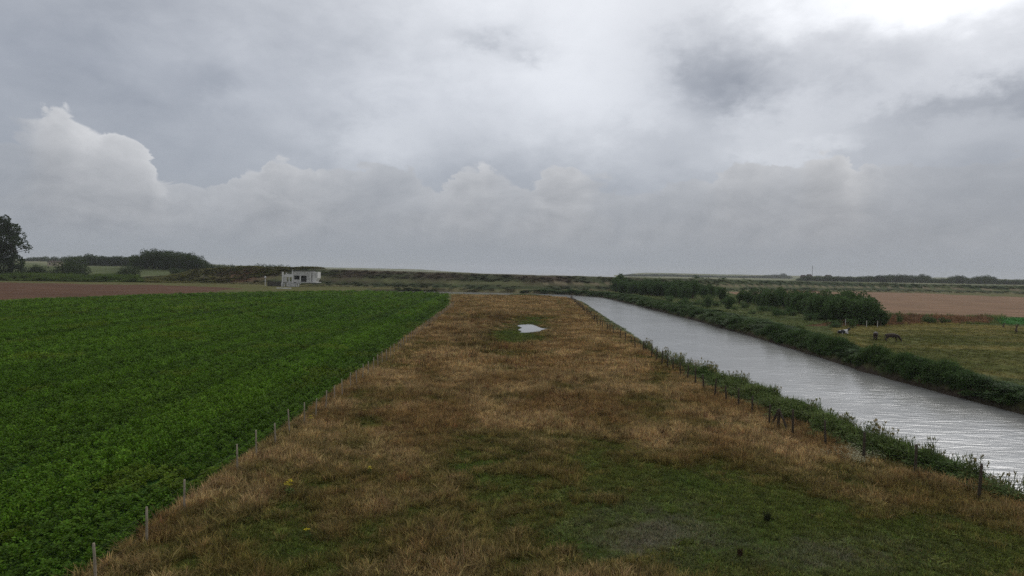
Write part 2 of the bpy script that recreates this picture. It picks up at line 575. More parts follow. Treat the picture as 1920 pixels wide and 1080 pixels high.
def ground_color(X, Y, Z):
    U, V, front = to_map(X, Y)
    n = vnoise(X + 50, Y + 50, 9, 51, 4)
    nl = vnoise(X + 50, Y + 50, 60, 53, 4)
    C = lerp(np.array([.085, .095, .03]), np.array([.14, .12, .045]), n)
    far = Y > 700
    C = np.where(far[..., None], lerp(np.array([.10, .12, .05]), np.array([.23, .22, .13]), sst(nl, .35, .65)), C)
    # left slope field, right hinterland field
    u = X / np.maximum(Y, 1)
    C = np.where(((Y > 430) & (Y < 700) & (u < -.4))[..., None], lerp(np.array([.12, .14, .06]), np.array([.085, .10, .04]), n), C)
    # ground under the far willows
    will = front & (U > 1100) & (V > 545) & (Y < 400) & (X > 0)
    C = np.where(will[..., None], lerp(np.array([.07, .10, .028]), np.array([.12, .13, .045]), n), C)
    def zone(poly, c1, c2, nn=n):
        nonlocal C
        k = inside(poly, U + (n - .5) * 30, V + (vnoise(X + 5, Y + 5, 14, 57, 2) - .5) * 3.0) & front
        C = np.where(k[..., None], lerp(np.array(c1), np.array(c2), nn), C)
    rows = .5 + .5 * np.sin((X * .3 + Y) * .35) * vnoise(X + 7, Y + 7, 40, 59, 2) * 1.6
    n = np.clip(n * .6 + nl * .4 + (vnoise(X * .15 + 99, Y + 99, 6, 58, 3) - .5) * .5, 0, 1)
    zone(BROWN, (.095, .050, .030), (.140, .078, .047), n * .7 + rows * .3)
    zone(STUB, (.18, .112, .064), (.27, .165, .10), n * .6 + rows * .4)
    zone(PAST, (.09, .095, .022), (.19, .16, .05), sst(n, .3, .7))
    zone(GCROP, (.03, .11, .02), (.045, .14, .026))
    zone([(1500, 612), (1600, 598), (1680, 592), (1760, 595), (1860, 597), (1860, 606), (1700, 609), (1560, 612)], (.10, .06, .03), (.18, .10, .05))
    # meadow
    k = inside([tuple(p) for p in ([FLs, FL1, gp(852, 553), gp(1065, 556)] + [np.array(p) for p in RF[::-1]] + [(36, -20), (-12, -20)])], X, Y)
    ga = green_amount(X, Y, U, V)
    cm = np.where((ga < .5)[..., None], lerp(DRY * .42, OLIVE * .8, np.clip(ga * 2, 0, 1)), lerp(OLIVE * .8, TURF, np.clip(ga * 2 - 1, 0, 1)))
    bare = np.clip(gauss(U, V, 1220, 1010, 120, 50) * 1.2 + gauss(U, V, 1560, 1045, 150, 30) * .9 - vnoise(X, Y, 1.1, 61, 3) * .8, 0, 1)
    cm = lerp(cm, np.array([.12, .105, .07]), np.clip(bare * 1.3, 0, 1))
    C = np.where(k[..., None], cm, C)
    k = inside(CROP, X, Y)
    C = np.where(k[..., None], np.array([.032, .075, .014]), C)
    # banks
    dc, _ = segdist(CANAL, X, Y)
    dc = np.where(inside(CANAL, X, Y), -dc, dc)
    k = (dc < 2.6) & (Y < 340)
    C = np.where(k[..., None], lerp(np.array([.05, .07, .02]), np.array([.09, .075, .04]), n), C)
    dpp, _ = segdist(POND, X, Y)
    C = np.where((dpp < .9 + n)[..., None], np.array([.055, .055, .025]), C)
    k = dc < .35
    C = np.where(k[..., None], np.array([.05, .04, .028]), C)
    # dike
    d, t = segdist(CR2, X, Y, False)
    k = (d < 27) & (Y > 250)
    hn = sst(vnoise(X + 10, Y * 2 + 10, 26, 71, 4), .38, .62)
    cd = lerp(np.array([.060, .046, .030]), np.array([.052, .060, .028]), hn)
    tt = sst(t, 6.5, 9)
    cd = lerp(cd, lerp(np.array([.040, .060, .024]), np.array([.075, .090, .035]), hn), tt)
    cd = lerp(cd, np.array([.125, .125, .058]), (1 - sst(np.abs(d - 16.5), 1.6, 3.4)) * (.35 + .65 * hn))
    cd = lerp(cd, np.array([.05, .065, .028]), sst(d, 19, 21) * .8)
    red = gauss(U, V * 0 + Y, 455, 388, 45, 14)
    cd = lerp(cd, np.array([.15, .08, .05]), np.clip(red, 0, 1))
    cd = lerp(cd, np.array([.17, .17, .10]), np.clip(1 - np.abs(d - 1.0) / 3.5, 0, 1) * (Z > 2) * .8)
    C = np.where(k[..., None], cd, C)
    k = (np.abs(d - 27.5) < 2.6) & (Y > 250) & (n > .3)
    C = np.where(k[..., None], np.array([.15, .135, .065]), C)
    k = (np.abs(d - 15) < 1.2) & (Y > 250) & (t > 6)
    C = np.where(k[..., None], np.array([.18, .15, .09]), C)
    return C


GC = ground_color(GX.ravel(), GY.ravel(), GZ.ravel())
nr, na = GX.shape
idx = np.arange(nr * na).reshape(nr, na)
j2 = np.roll(np.arange(na), -1)
Q = np.stack([idx[:-1], idx[1:], idx[1:][:, j2], idx[:-1][:, j2]], -1).reshape(-1, 4)
Q = Q[:, ::-1]
V = np.stack([GX.ravel(), GY.ravel(), GZ.ravel()], -1)
V = np.vstack([V, [[0, 0, GZ[0].mean()]]])
GC = np.vstack([GC, GC[:1]])
T = np.stack([idx[0], idx[0][j2], np.full(na, nr * na)], -1)
gm = mesh_np('ground', V, [Q, T[:, ::-1]], GC, smooth=True)

m_ground = bpy.data.materials.new('ground')
m_ground.use_nodes = True
q = G(m_ground.node_tree)
b = m_ground.node_tree.nodes['Principled BSDF']
b.inputs['Roughness'].default_value = 1
b.inputs['Specular IOR Level'].default_value = .05
P = q.n('ShaderNodeNewGeometry').outputs['Position']
vc = q.n('ShaderNodeAttribute', attribute_name='Col').outputs[0]
f = q.m('MULTIPLY', q.rng(q.noise(P, 1.6, 8, .7), .3, .7, .55, 1.4), q.rng(q.noise(P, .06, 6, .6), .3, .7, .8, 1.2))
cc = q.n('ShaderNodeCombineXYZ')
q.put(cc.inputs[0], f)
q.put(cc.inputs[1], q.m('MULTIPLY', f, q.rng(q.noise(P, .35, 4, .6), .3, .7, .92, 1.08)))
q.put(cc.inputs[2], f)
q.put(b.inputs['Base Color'], q.vm('MULTIPLY', vc, cc.outputs[0]))
bn = q.n('ShaderNodeBump')
bn.inputs['Strength'].default_value = .9
bn.inputs['Distance'].default_value = .12
q.put(bn.inputs['Height'], q.noise(P, 5, 8, .7))
m_ground.node_tree.links.new(bn.outputs[0], b.inputs['Normal'])
link('ground', gm, m_ground, kind='structure')

# water
m_water = bpy.data.materials.new('water')
m_water.use_nodes = True
q = G(m_water.node_tree)
b = m_water.node_tree.nodes['Principled BSDF']
P = q.n('ShaderNodeNewGeometry').outputs['Position']
b.inputs['Base Color'].default_value = (.20, .19, .165, 1)
b.inputs['Roughness'].default_value = .16
b.inputs['IOR'].default_value = 1.33
rot = q.n('ShaderNodeMapping')
rot.inputs['Rotation'].default_value = (0, 0, math.radians(14))
rot.inputs['Scale'].default_value = (.45, 1.7, 1)
q.put(rot.inputs['Vector'], P)
h = q.m('ADD', q.noise(rot.outputs[0], 1.05, 2, .45, .6), q.m('MULTIPLY', q.noise(rot.outputs[0], 2.1, 2, .4, .3), .22))
h = q.m('MULTIPLY', h, q.rng(q.noise(P, .12, 3, .5), .3, .7, .6, 1.3))
bn = q.n('ShaderNodeBump')
bn.inputs['Strength'].default_value = 1
bn.inputs['Distance'].default_value = .028
q.put(bn.inputs['Height'], h)
m_water.node_tree.links.new(bn.outputs[0], b.inputs['Normal'])
q.put(b.inputs['Base Color'], q.mix(q.rng(h, .5, .8), (.19, .19, .175), (.28, .28, .265)))


def sheet(name, pts, z, m, **k):
    bm = bmesh.new()
    vs = [bm.verts.new((x, y, z)) for x, y in pts]
    fc = bm.faces.new(vs)
    if fc.normal.z < 0:
        fc.normal_flip()
    bm.normal_update()
    if fc.normal.z < 0:
        fc.normal_flip()
    bmesh.ops.triangulate(bm, faces=[fc], ngon_method='EAR_CLIP')
    me = bpy.data.meshes.new(name)
    bm.to_mesh(me)
    return link(name, me, m, **k)


def grow(pts, r):
    """push a closed outline outwards by about r"""
    c = np.array(pts)
    a = .5 * np.sum(c[:, 0] * np.roll(c[:, 1], -1) - np.roll(c[:, 0], -1) * c[:, 1])
    t = np.roll(c, -1, 0) - np.roll(c, 1, 0)
    t /= np.hypot(t[:, 0], t[:, 1])[:, None]
    nrm = np.stack([t[:, 1], -t[:, 0]], -1) * (1 if a > 0 else -1)
    return [tuple(p) for p in c + nrm * r]


sheet('canal_water', grow(CANAL, 1.2), WATER_Z, m_water, kind='structure')
m_pond = mat('pond', (.22, .22, .21), .03, .5, .1, 2)
sheet('pond_water', grow(POND, .35), -.15, m_pond, kind='structure')
sheet('sea', [at(830, 1300)[:2], at(1150, 1300)[:2], at(1170, 2600)[:2], at(1300, 6300)[:2], at(700, 6300)[:2], at(800, 2600)[:2]], .6, m_water, kind='structure')

#@@VEG
# ------------------------------------------------------------------ plant prototypes (used by the scattered ground cover)


def quads(P, U, Wd, shape='diamond'):
    """leaf faces: P centre-base, U long vector, Wd half-width vector"""
    n = len(P)
    if shape == 'diamond':
        V = np.stack([P, P + U * .5 + Wd, P + U, P + U * .5 - Wd], 1)
    else:
        V = np.stack([P - Wd, P + Wd, P + U + Wd * .8, P + U - Wd * .8], 1)
    return V.reshape(-1, 3), np.arange(n * 4).reshape(n, 4)


def unit(v):
    return v / (np.linalg.norm(v, axis=-1, keepdims=True) + 1e-9)


def dome_leaves(r, n, rx, h, size, asp=.38, low=.15, drop=0, dark=.5):
    """leafy mound rx wide and h high; returns V, F, colour"""
    th = r.uniform(0, 2 * math.pi, n)
    s = np.sqrt(r.uniform(0, 1, n))
    P = np.stack([np.cos(th) * s * rx, np.sin(th) * s * rx, h * np.sqrt(1 - s * s * .8) * r.uniform(low, 1, n) ** .5], -1)
    out = np.stack([np.cos(th), np.sin(th), r.uniform(-.2 - drop, .7, n)], -1) + r.normal(0, .5, (n, 3))
    U = unit(out) * (size * r.uniform(.6, 1.3, n))[:, None]
    up = np.array([0, 0, 1.0]) + r.normal(0, .35, (n, 3))
    Wd = unit(np.cross(U, up)) * (size * asp * r.uniform(.7, 1.2, n))[:, None]
    V, F = quads(P, U, Wd)
    c = np.repeat(r.uniform(.65, 1.3, n)[:, None] * (1 + r.normal(0, .06, (n, 3))), 4, 0)
    return V, F, c


def tuft(r, n, spread, h, w, lean=.5, colj=.3, _=0):
    th = r.uniform(0, 2 * math.pi, n)
    s = np.sqrt(r.uniform(0, 1, n)) * spread
    B = np.stack([np.cos(th) * s, np.sin(th) * s, np.zeros(n) - .03], -1)
    a2 = th + r.normal(0, .9, n)
    L = r.uniform(.1, 1, n) * lean
    hh = h * r.uniform(.45, 1.1, n)
    dirv = np.stack([np.cos(a2), np.sin(a2), np.zeros(n)], -1)
    M = B + dirv * (L * hh * .35)[:, None] + np.stack([0 * hh, 0 * hh, hh * .6], -1)
    Tp = B + dirv * (L * hh)[:, None] + np.stack([0 * hh, 0 * hh, hh * (1 - .3 * L)], -1)
    sd = np.stack([-np.sin(a2 + r.normal(0, .6, n)), np.cos(a2), np.zeros(n)], -1) * w
    V = np.stack([B - sd, B + sd, M + sd * .8, M - sd * .8, Tp + sd * .25, Tp - sd * .25], 1).reshape(-1, 3)
    i = np.arange(n)[:, None] * 6
    F = np.vstack([i + np.array([[0, 1, 2, 3]]), i + np.array([[3, 2, 4, 5]])])
    c = np.repeat(r.uniform(1 - colj, 1 + colj, n)[:, None] * (1 + r.normal(0, .08, (n, 3))), 6, 0)
    return V, F, c


def join(parts):
    V, F, C, k = [], [], [], 0
    for v, f, c in parts:
        V.append(v)
        F.append(f + k)
        C.append(c)
        k += len(v)
    return np.vstack(V), np.vstack(F), np.clip(np.vstack(C), .05, 3)


def proto(name, parts):
    v, f, c = join(parts)
    return mesh_np(name, v, f, c)


def plume_grass(r, n, h, spread):
    """reeds: stalks with long leaves and a drooping plume"""
    out = []
    for i in range(n):
        a, s = r.uniform(0, 6.28), spread * math.sqrt(r.uniform())
        b0 = np.array([math.cos(a) * s, math.sin(a) * s, -.05])
        hh = h * r.uniform(.75, 1.1)
        ln = np.array([r.normal(0, .08), r.normal(0, .08), 1.0])
        tp = b0 + ln * hh
        w = np.array([.008, 0, 0])
        w2 = np.array([0, .008, 0])
        for ww in (w, w2):
            out.append((np.array([b0 - ww, b0 + ww, tp + ww, tp - ww]), np.array([[0, 1, 2, 3]]), np.full((4, 3), 1.1)))
        k = 7
        t = r.uniform(.2, .85, k)[:, None]
        P = b0 + ln * hh * t
        aa = r.uniform(0, 6.28, k)
        U = np.stack([np.cos(aa) * .7, np.sin(aa) * .7, r.uniform(.2, .9, k)], -1) * (hh * .24)
        Wd = np.stack([-np.sin(aa), np.cos(aa), 0 * aa], -1) * .022
        v, f = quads(P, U, Wd)
        out.append((v, f, np.repeat(r.uniform(.6, 1.3, (k, 1)) * np.ones((k, 3)), 4, 0)))
        if r.uniform() < .55:
            k = 5
            P = tp + r.normal(0, .02, (k, 3)) - ln * .12
            aa = r.normal(.6, .7, k)
            U = np.stack([np.cos(aa) * .09, np.sin(aa) * .09, r.uniform(.12, .26, k)], -1)
            Wd = np.stack([-np.sin(aa), np.cos(aa), 0 * aa], -1) * .03
            v, f = quads(P, U, Wd)
            out.append((v, f, np.tile(np.array([2.1, 1.5, 1.7]), (len(v), 1))))
    return out


def m_plant(name, transl=.25, rough=.75):
    m = bpy.data.materials.new(name)
    m.use_nodes = True
    nt = m.node_tree
    q = G(nt)
    b = nt.nodes['Principled BSDF']
    b.inputs['Roughness'].default_value = rough
    b.inputs['Specular IOR Level'].default_value = .12
    a = q.n('ShaderNodeAttribute', attribute_type='INSTANCER', attribute_name='icol').outputs[0]
    c = q.n('ShaderNodeAttribute', attribute_name='Col').outputs[0]
    cc = q.mix(1, a, c, 'MULTIPLY')
    q.put(b.inputs['Base Color'], cc)
    t = q.n('ShaderNodeBsdfTranslucent')
    q.put(t.inputs[0], cc)
    mx = q.n('ShaderNodeMixShader')
    mx.inputs[0].default_value = transl
    nt.links.new(b.outputs[0], mx.inputs[1])
    nt.links.new(t.outputs[0], mx.inputs[2])
    nt.links.new(mx.outputs[0], nt.nodes['Material Output'].inputs[0])
    return m


M_VEG = m_plant('plant_leaves')


def scatter(name, protos, P, S_, C, label, cat, group=None, rz=None, tilt=.12, seed=0):
    """one object of ground cover nobody could count: plants set on their own root points"""
    r = np.random.default_rng(seed + 99)
    n = len(P)
    coll = bpy.data.collections.new(name + '_plants')
    for i, me in enumerate(protos):
        o = bpy.data.objects.new('%s_plant_%02d' % (name, i), me)
        me.materials.clear()
        me.materials.append(M_VEG)
        coll.objects.link(o)
    me = bpy.data.meshes.new(name)
    me.vertices.add(n)
    me.vertices.foreach_set('co', np.asarray(P, np.float32).ravel())
    def attr(nm, ty, key, v):
        a = me.attributes.new(nm, ty, 'POINT')
        a.data.foreach_set(key, np.ascontiguousarray(v).ravel())
    rot = np.stack([r.normal(0, tilt, n), r.normal(0, tilt, n), r.uniform(0, 6.283, n) if rz is None else rz], -1).astype(np.float32)
    attr('rot', 'FLOAT_VECTOR', 'vector', rot)
    attr('scl', 'FLOAT_VECTOR', 'vector', np.asarray(S_, np.float32))
    c4 = np.ones((n, 4), np.float32)
    c4[:, :3] = C
    attr('icol', 'FLOAT_COLOR', 'color', c4)
    attr('pick', 'INT', 'value', r.integers(0, len(protos), n).astype(np.int32))
    ng = bpy.data.node_groups.new(name, 'GeometryNodeTree')
    ng.interface.new_socket('Geometry', in_out='INPUT', socket_type='NodeSocketGeometry')
    ng.interface.new_socket('Geometry', in_out='OUTPUT', socket_type='NodeSocketGeometry')
    N = ng.nodes.new
    gi, go = N('NodeGroupInput'), N('NodeGroupOutput')
    ci = N('GeometryNodeCollectionInfo')
    ci.inputs['Collection'].default_value = coll
    ci.inputs['Separate Children'].default_value = True
    ci.inputs['Reset Children'].default_value = True
    ip = N('GeometryNodeInstanceOnPoints')
    ip.inputs['Pick Instance'].default_value = True
    def na_(nm, ty):
        a = N('GeometryNodeInputNamedAttribute')
        a.data_type = ty
        a.inputs[0].default_value = nm
        return [s for s in a.outputs if s.enabled][0]
    er = N('FunctionNodeEulerToRotation')
    L = ng.links.new
    L(na_('rot', 'FLOAT_VECTOR'), er.inputs[0])
    L(er.outputs[0], ip.inputs['Rotation'])
    L(na_('scl', 'FLOAT_VECTOR'), ip.inputs['Scale'])
    L(na_('pick', 'INT'), ip.inputs['Instance Index'])
    L(gi.outputs[0], ip.inputs['Points'])
    L(ci.outputs[0], ip.inputs['Instance'])
    L(ip.outputs[0], go.inputs[0])
    o = link(name, me, None, kind='stuff', label=label, category=cat)
    me.materials.append(M_VEG)
    md = o.modifiers.new('plants', 'NODES')
    md.node_group = ng
    return o


def spread(x0, x1, y0, y1, dens, r, test):
    n = int((x1 - x0) * (y1 - y0) * dens)
    X, Y = r.uniform(x0, x1, n), r.uniform(y0, y1, n)
    k = test(X, Y)
    return X[k], Y[k]


def in_view(X, Y, margin=.05):
    u = X / np.maximum(Y, 1)
    return (u > -.80 - margin) & (u < .80 + margin) & (Y > 14)


r = np.random.default_rng(11)
# --- leafy root crop on the left
crop_p = [proto('crop_mound', [dome_leaves(r, 80, .27, .34, .12, .36), dome_leaves(r, 26, .18, .48, .12, .4, .6)]) for _ in range(4)]
xs, ys, ss = [], [], []
cn = fnorm
for (ya, yb, stp, sc) in [(14, 60, .36, 1.0), (60, 120, .55, 1.3), (120, 200, .95, 1.9), (200, 345, 1.6, 2.7)]:
    rs = .75 if ya < 120 else (1.5 if ya < 200 else 2.25)
    rows = np.arange(0, 340, rs)
    L = np.arange(0, 420, stp)
    RW, LL = np.meshgrid(rows, L)
    R0 = RW.ravel().copy()
    RW = RW.ravel() + r.normal(0, .07, RW.size)
    LL = LL.ravel() + r.uniform(-.5, .5, LL.size) * stp
    X = ce0[0] - 20 * fdir[0] + fdir[0] * LL + fnorm[0] * (RW + .3)
    Y = ce0[1] - 20 * fdir[1] + fdir[1] * LL + fnorm[1] * (RW + .3)
    k = inside(CROP, X, Y) & (Y >= ya) & (Y < yb) & in_view(X, Y)
    dc_ = segdist([tuple(ce0), tuple(ce1)], X, Y, False)[0]
    k &= (vnoise(X, Y, 2.5, 81, 2) > .22) | (dc_ > 2.5)
    k &= ~((np.abs((R0 % 18) - 9) < .5 * rs + .05) & (r.random(len(X)) < .62))
    xs.append(X[k]); ys.append(Y[k]); ss.append(np.stack([np.full(k.sum(), sc), R0[k]], -1))
X, Y, sc = map(np.concatenate, (xs, ys, ss))
row_id = (sc[:, 1] / .75).astype(int)
sc = sc[:, 0]
rowf = np.random.default_rng(3).uniform(.76, 1.2, 1000)[row_id // 3 % 1000]
big = vnoise(X + 400, Y + 400, 18, 83, 4)
zs = .85 + .5 * vnoise(X + 400, Y + 400, 2.2, 85, 2)
S_ = np.stack([sc * r.uniform(.85, 1.3, len(X)), sc * r.uniform(.85, 1.3, len(X)), zs * (1 + .25 * (sc - 1)) * r.uniform(.75, 1.2, len(X)) * rowf], -1)
yel = (vnoise(X + 40, Y + 900, 6, 87, 3) > .66)[:, None]
C = lerp(np.array([.068, .142, .010]), np.array([.112, .200, .014]), big) * (.7 + .6 * r.random((len(X), 1))) * rowf[:, None]
C = np.where(yel, C * np.array([1.25, 1.02, 1.1]), C)
scatter('root_crop', crop_p, np.stack([X, Y, height(X, Y) - .02], -1), S_, C, 'dense dark green leafy crop filling the big field left of the meadow', 'crop', seed=1)
print('crop', len(X))

# --- meadow grass
mead_poly = [tuple(FLs), tuple(FL1), gp(848, 553), gp(1065, 556)] + [tuple(np.array(p)) for p in RF[::-1]] + [(36, -20), (-12, -20)]


def meadow_test(X, Y):
    dr, _ = segdist(RF, X, Y, False)
    dp, _ = segdist(POND, X, Y)
    dl, _ = segdist([tuple(FLs), tuple(FL1)], X, Y, False)
    return (inside(mead_poly, X, Y) | (dr < 2.3) | (dl < .6)) & in_view(X, Y) & ~inside(POND, X, Y) & (dp > .7)


tall_p = [proto('dry_tuft', [tuft(r, 34, .17, .42, .0065, .7, .6)]) for _ in range(4)]
tall_far = [proto('dry_tuft_far', [tuft(r, 40, .40, .42, .016, .7, .6)]) for _ in range(4)]
short_p = [proto('turf_tuft', [tuft(r, 42, .20, .14, .009, 1.0, .5)]) for _ in range(4)]
short_far = [proto('turf_tuft_far', [tuft(r, 40, .45, .15, .02, 1.1, .35)]) for _ in range(4)]


def meadow_cols(X, Y, ga, r):
    n = len(X)
    hue = vnoise(X + 30, Y + 60, 3.2, 91, 3)
    dry = lerp(np.array([.33, .208, .080]), np.array([.55, .385, .178]), sst(hue, .3, .7))
    dry = np.where((r.random(n) < .09)[:, None], np.array([.25, .12, .055]), dry)
    ol = np.array([.185, .155, .040])
    tf = lerp(np.array([.150, .155, .034]), np.array([.095, .145, .024]), hue)
    C = np.where((ga < .5)[:, None], lerp(dry, ol, np.clip(ga * 2, 0, 1)), lerp(ol, tf, np.clip(ga * 2 - 1, 0, 1)))
    return C * (.5 + 1.0 * r.random((n, 1)) ** 1.3)


near, farp = [], []
for (ya, yb, dn) in [(15, 38, 34), (38, 62, 22)]:
    near.append(spread(-22, 36, ya, yb, dn, r, meadow_test))
for (ya, yb, dn) in [(62, 110, 9), (110, 190, 4.5), (190, 300, 2.2)]:
    farp.append(spread(-24, 42, ya, yb, dn, r, meadow_test))
for tag_, grp, ptall, pshort in (('a', near, tall_p, short_p), ('b', farp, tall_far, short_far)):
    X = np.concatenate([p[0] for p in grp])
    Y = np.concatenate([p[1] for p in grp])
    U_, V_, _ = to_map(X, Y)
    ga = green_amount(X, Y, U_, V_) + r.normal(0, .09, len(X))
    bare = gauss(U_, V_, 1220, 1010, 130, 55) * 1.2 + gauss(U_, V_, 1560, 1045, 170, 32) * .9
    keep = r.random(len(X)) > bare * .3
    istall = (ga < .55) & (vnoise(X, Y, 1.7, 93, 2) > .16)
    z = height(X, Y)
    P = np.stack([X, Y, z], -1)
    C = meadow_cols(X, Y, np.clip(ga, 0, 1), r)
    clump = vnoise(X + 70, Y + 20, 2.1, 95, 3)
    hs = (.45 + 1.0 * clump) * (1.15 - .9 * np.clip(ga, 0, .7))
    # rank dark brown growth left of the pond
    rank = gauss(U_, V_, 890, 640, 70, 40) + gauss(U_, V_, 930, 600, 60, 14) + .6 * gauss(U_, V_, 960, 735, 200, 25)
    hs = hs * (1 + .9 * rank * (clump > .5))
    C = C * (1 - .35 * np.clip(rank, 0, 1) * (clump > .45))[:, None]
    k = istall & keep
    dpn, _ = segdist(POND, X, Y)
    hs = hs * (.22 + .78 * sst(dpn, 1, 9))
    tus = r.random(len(X)) < .06
    hs = hs * np.where(tus, 1.45, 1)
    C = C * np.where(tus, .72, 1)[:, None]
    sxy = r.uniform(.8, 1.3, len(X)) * np.where(tus, 1.6, 1)
    scatter('dry_grass', ptall, P[k], np.stack([sxy, sxy, hs], -1)[k], C[k],
            'tall dry reddish brown grass standing in the %s of the meadow' % ('near part' if tag_ == 'a' else 'far part'), 'grass', seed=2, tilt=.15)
    k = keep & ~istall | (keep & (r.random(len(X)) < .35))
    sc_ = np.stack([sxy, sxy, r.uniform(.6, 1.3, len(X))], -1)
    C2 = meadow_cols(X, Y, np.clip(ga + .25, 0, 1), r)
    C2 = lerp(C2, np.array([.24, .21, .15]) * r.uniform(.6, 1.2, (len(X), 1)), np.clip(bare * (1.5 * vnoise(X, Y, .8, 66, 3) - .35), 0, .7))
    scatter('green_turf', pshort, P[k], sc_[k], C2[k],
            'short green turf between the dry grass in the %s of the meadow' % ('near part' if tag_ == 'a' else 'far part'), 'grass', seed=3)
    print('meadow', len(X))

# --- bank vegetation
reed_p = [proto('reed_clump', plume_grass(r, 12, 1.75, .35)) for _ in range(3)]
herb_p = [proto('herb_clump', [dome_leaves(r, 170, .5, .9, .15, .3, .05), tuft(r, 25, .4, 1.15, .014, .4, .4)]) for _ in range(4)]


def canal_sd(X, Y):
    d, _ = segdist(CANAL, X, Y)
    return np.where(inside(CANAL, X, Y), -d, d)


BR = gp(1461, 803)


def bank_test_near(X, Y):
    dc = canal_sd(X, Y)
    dr, _ = segdist(RF, X, Y, False)
    left = ~inside(mead_poly, X, Y)
    # on the meadow side of the water only
    U_, V_, _ = to_map(X, Y)
    dn, _ = segdist(near_edge, X, Y, False)
    df, _ = segdist(far_edge, X, Y, False)
    return left & (np.hypot(X - BR[0], Y - BR[1]) > 2.3) & (dc > -.25) & (dn < df) & (dr > 1.0) & in_view(X, Y, .1) & (dc < 12) & (X > -20)


X, Y = spread(0, 60, 20, 90, 5, r, bank_test_near)
X2, Y2 = spread(0, 50, 90, 300, 1.6, r, bank_test_near)
k2 = np.concatenate([np.zeros(len(X), bool), np.ones(len(X2), bool)])
X, Y = np.concatenate([X, X2]), np.concatenate([Y, Y2])
dc = canal_sd(X, Y)
dr, _ = segdist(RF, X, Y, False)
edgef = sst(dr, .9, 2.5) * (1 - .12 * (1 - sst(Y, 30, 42)))
tall_zone = 1 - sst(Y, 78, 90)
hgt = (.35 + .65 * edgef) * (.42 + .58 * tall_zone) * (.6 + .8 * vnoise(X, Y, 2.4, 97, 3))
wdt = np.where(k2, 1.5, 1.0) * r.uniform(.8, 1.3, len(X))
C = lerp(np.array([.070, .125, .028]), np.array([.155, .185, .058]), vnoise(X, Y, 3, 98, 3)) * r.uniform(.7, 1.3, (len(X), 1))
C = lerp(C, np.array([.17, .18, .085]) * r.uniform(.8, 1.2, (len(X), 1)), (1 - tall_zone) * .6)
scatter('bank_herbs', herb_p, np.stack([X, Y, height(X, Y)], -1), np.stack([wdt, wdt, hgt], -1), C,
        'tangled green herbs and nettles on the near canal bank behind the fence', 'bank plants', seed=4)
X, Y = spread(0, 60, 20, 86, 2.4, r, lambda X, Y: bank_test_near(X, Y) & (canal_sd(X, Y) < 1.9) & (vnoise(X, Y, 4, 99, 2) > .3))
C = lerp(np.array([.10, .15, .045]), np.array([.16, .17, .07]), r.random(len(X))) * r.uniform(.7, 1.2, (len(X), 1))
hh = r.uniform(.6, 1.0, len(X)) * (1 - .12 * (1 - sst(Y, 30, 42)))
scatter('reeds', reed_p, np.stack([X, Y, height(X, Y)], -1), np.stack([hh, hh, hh], -1), C, 'reeds with feathery plumes along the near edge of the canal', 'reeds', seed=5)


def bank_test_far(X, Y):
    dc = canal_sd(X, Y)
    dn, _ = segdist(near_edge, X, Y, False)
    df, _ = segdist(far_edge + [], X, Y, False)
    dfe, _ = segdist(ext_f + far_edge, X, Y, False)
    U_, V_, _ = to_map(X, Y)
    wid = 3.4 + 6.0 * sst(Y, 85, 130)
    return (dfe < dn) & (dc > .35) & (dc < wid) & in_view(X, Y, .15)


X, Y = spread(-60, 90, 40, 120, 3, r, bank_test_far)
X2, Y2 = spread(-60, 90, 120, 345, .8, r, bank_test_far)
k2 = np.concatenate([np.zeros(len(X), bool), np.ones(len(X2), bool)])
X, Y = np.concatenate([X, X2]), np.concatenate([Y, Y2])
dc = canal_sd(X, Y)
hgt = (.25 + 1.05 * sst(vnoise(X, Y, 5, 101, 3), .2, .85) ** 1.4 * (.5 + vnoise(X, Y, 19, 104, 2))) * (1.25 - .5 * sst(dc, 2, 6)) * np.where(X < 22, .6, 1)
wdt = np.where(k2, 2.2, 1.3) * r.uniform(.8, 1.3, len(X))
C = lerp(np.array([.035, .075, .018]), np.array([.085, .13, .035]), vnoise(X, Y, 5, 102, 3)) * r.uniform(.7, 1.3, (len(X), 1))
scatter('far_bank_herbs', herb_p, np.stack([X, Y, height(X, Y)], -1), np.stack([wdt, wdt, hgt], -1), C,
        'dark green tangle of weeds on the far canal bank', 'bank plants', seed=6)

# --- pasture and rough land beyond the canal
def past_test(X, Y):
    U_, V_, f_ = to_map(X, Y)
    return (canal_sd(X, Y) > 3) & (X > 15) & (Y < 345) & in_view(X, Y, .15) & (U_ > 1150) & ~inside(STUB, U_, V_) & ~bank_test_far(X, Y)


X, Y = spread(15, 160, 60, 150, 2.2, r, past_test)
X2, Y2 = spread(15, 260, 150, 345, .5, r, past_test)
k2 = np.concatenate([np.zeros(len(X), bool), np.ones(len(X2), bool)])
X, Y = np.concatenate([X, X2]), np.concatenate([Y, Y2])
U_, V_, _ = to_map(X, Y)
C = ground_color(X, Y, X * 0) * r.uniform(.8, 1.5, (len(X), 1)) * 1.25
weeds = inside([(1640, 590), (1880, 590), (1880, 608), (1640, 610)], U_, V_)
hgt = np.where(weeds, 1.0, .35) * r.uniform(.5, 1.3, len(X)) * (1 + (vnoise(X, Y, 3, 103, 2) > .62) * .6)
wdt = np.where(k2, 3.0, 1.2)
scatter('pasture_grass', tall_far, np.stack([X, Y, height(X, Y)], -1), np.stack([wdt, wdt, hgt * np.where(k2, 1.6, 1)], -1), C,
        'rough olive grass of the pasture beyond the canal', 'grass', seed=7)


# --- scrub on the sea dike and its foot
def dike_test(X, Y):
    d, t = segdist(CR2, X, Y, False)
    return (d < 32) & in_view(X, Y, .1) & (d > 3.5) & (canal_sd(X, Y) > .3) & (np.abs(d - 16.5) > 3)


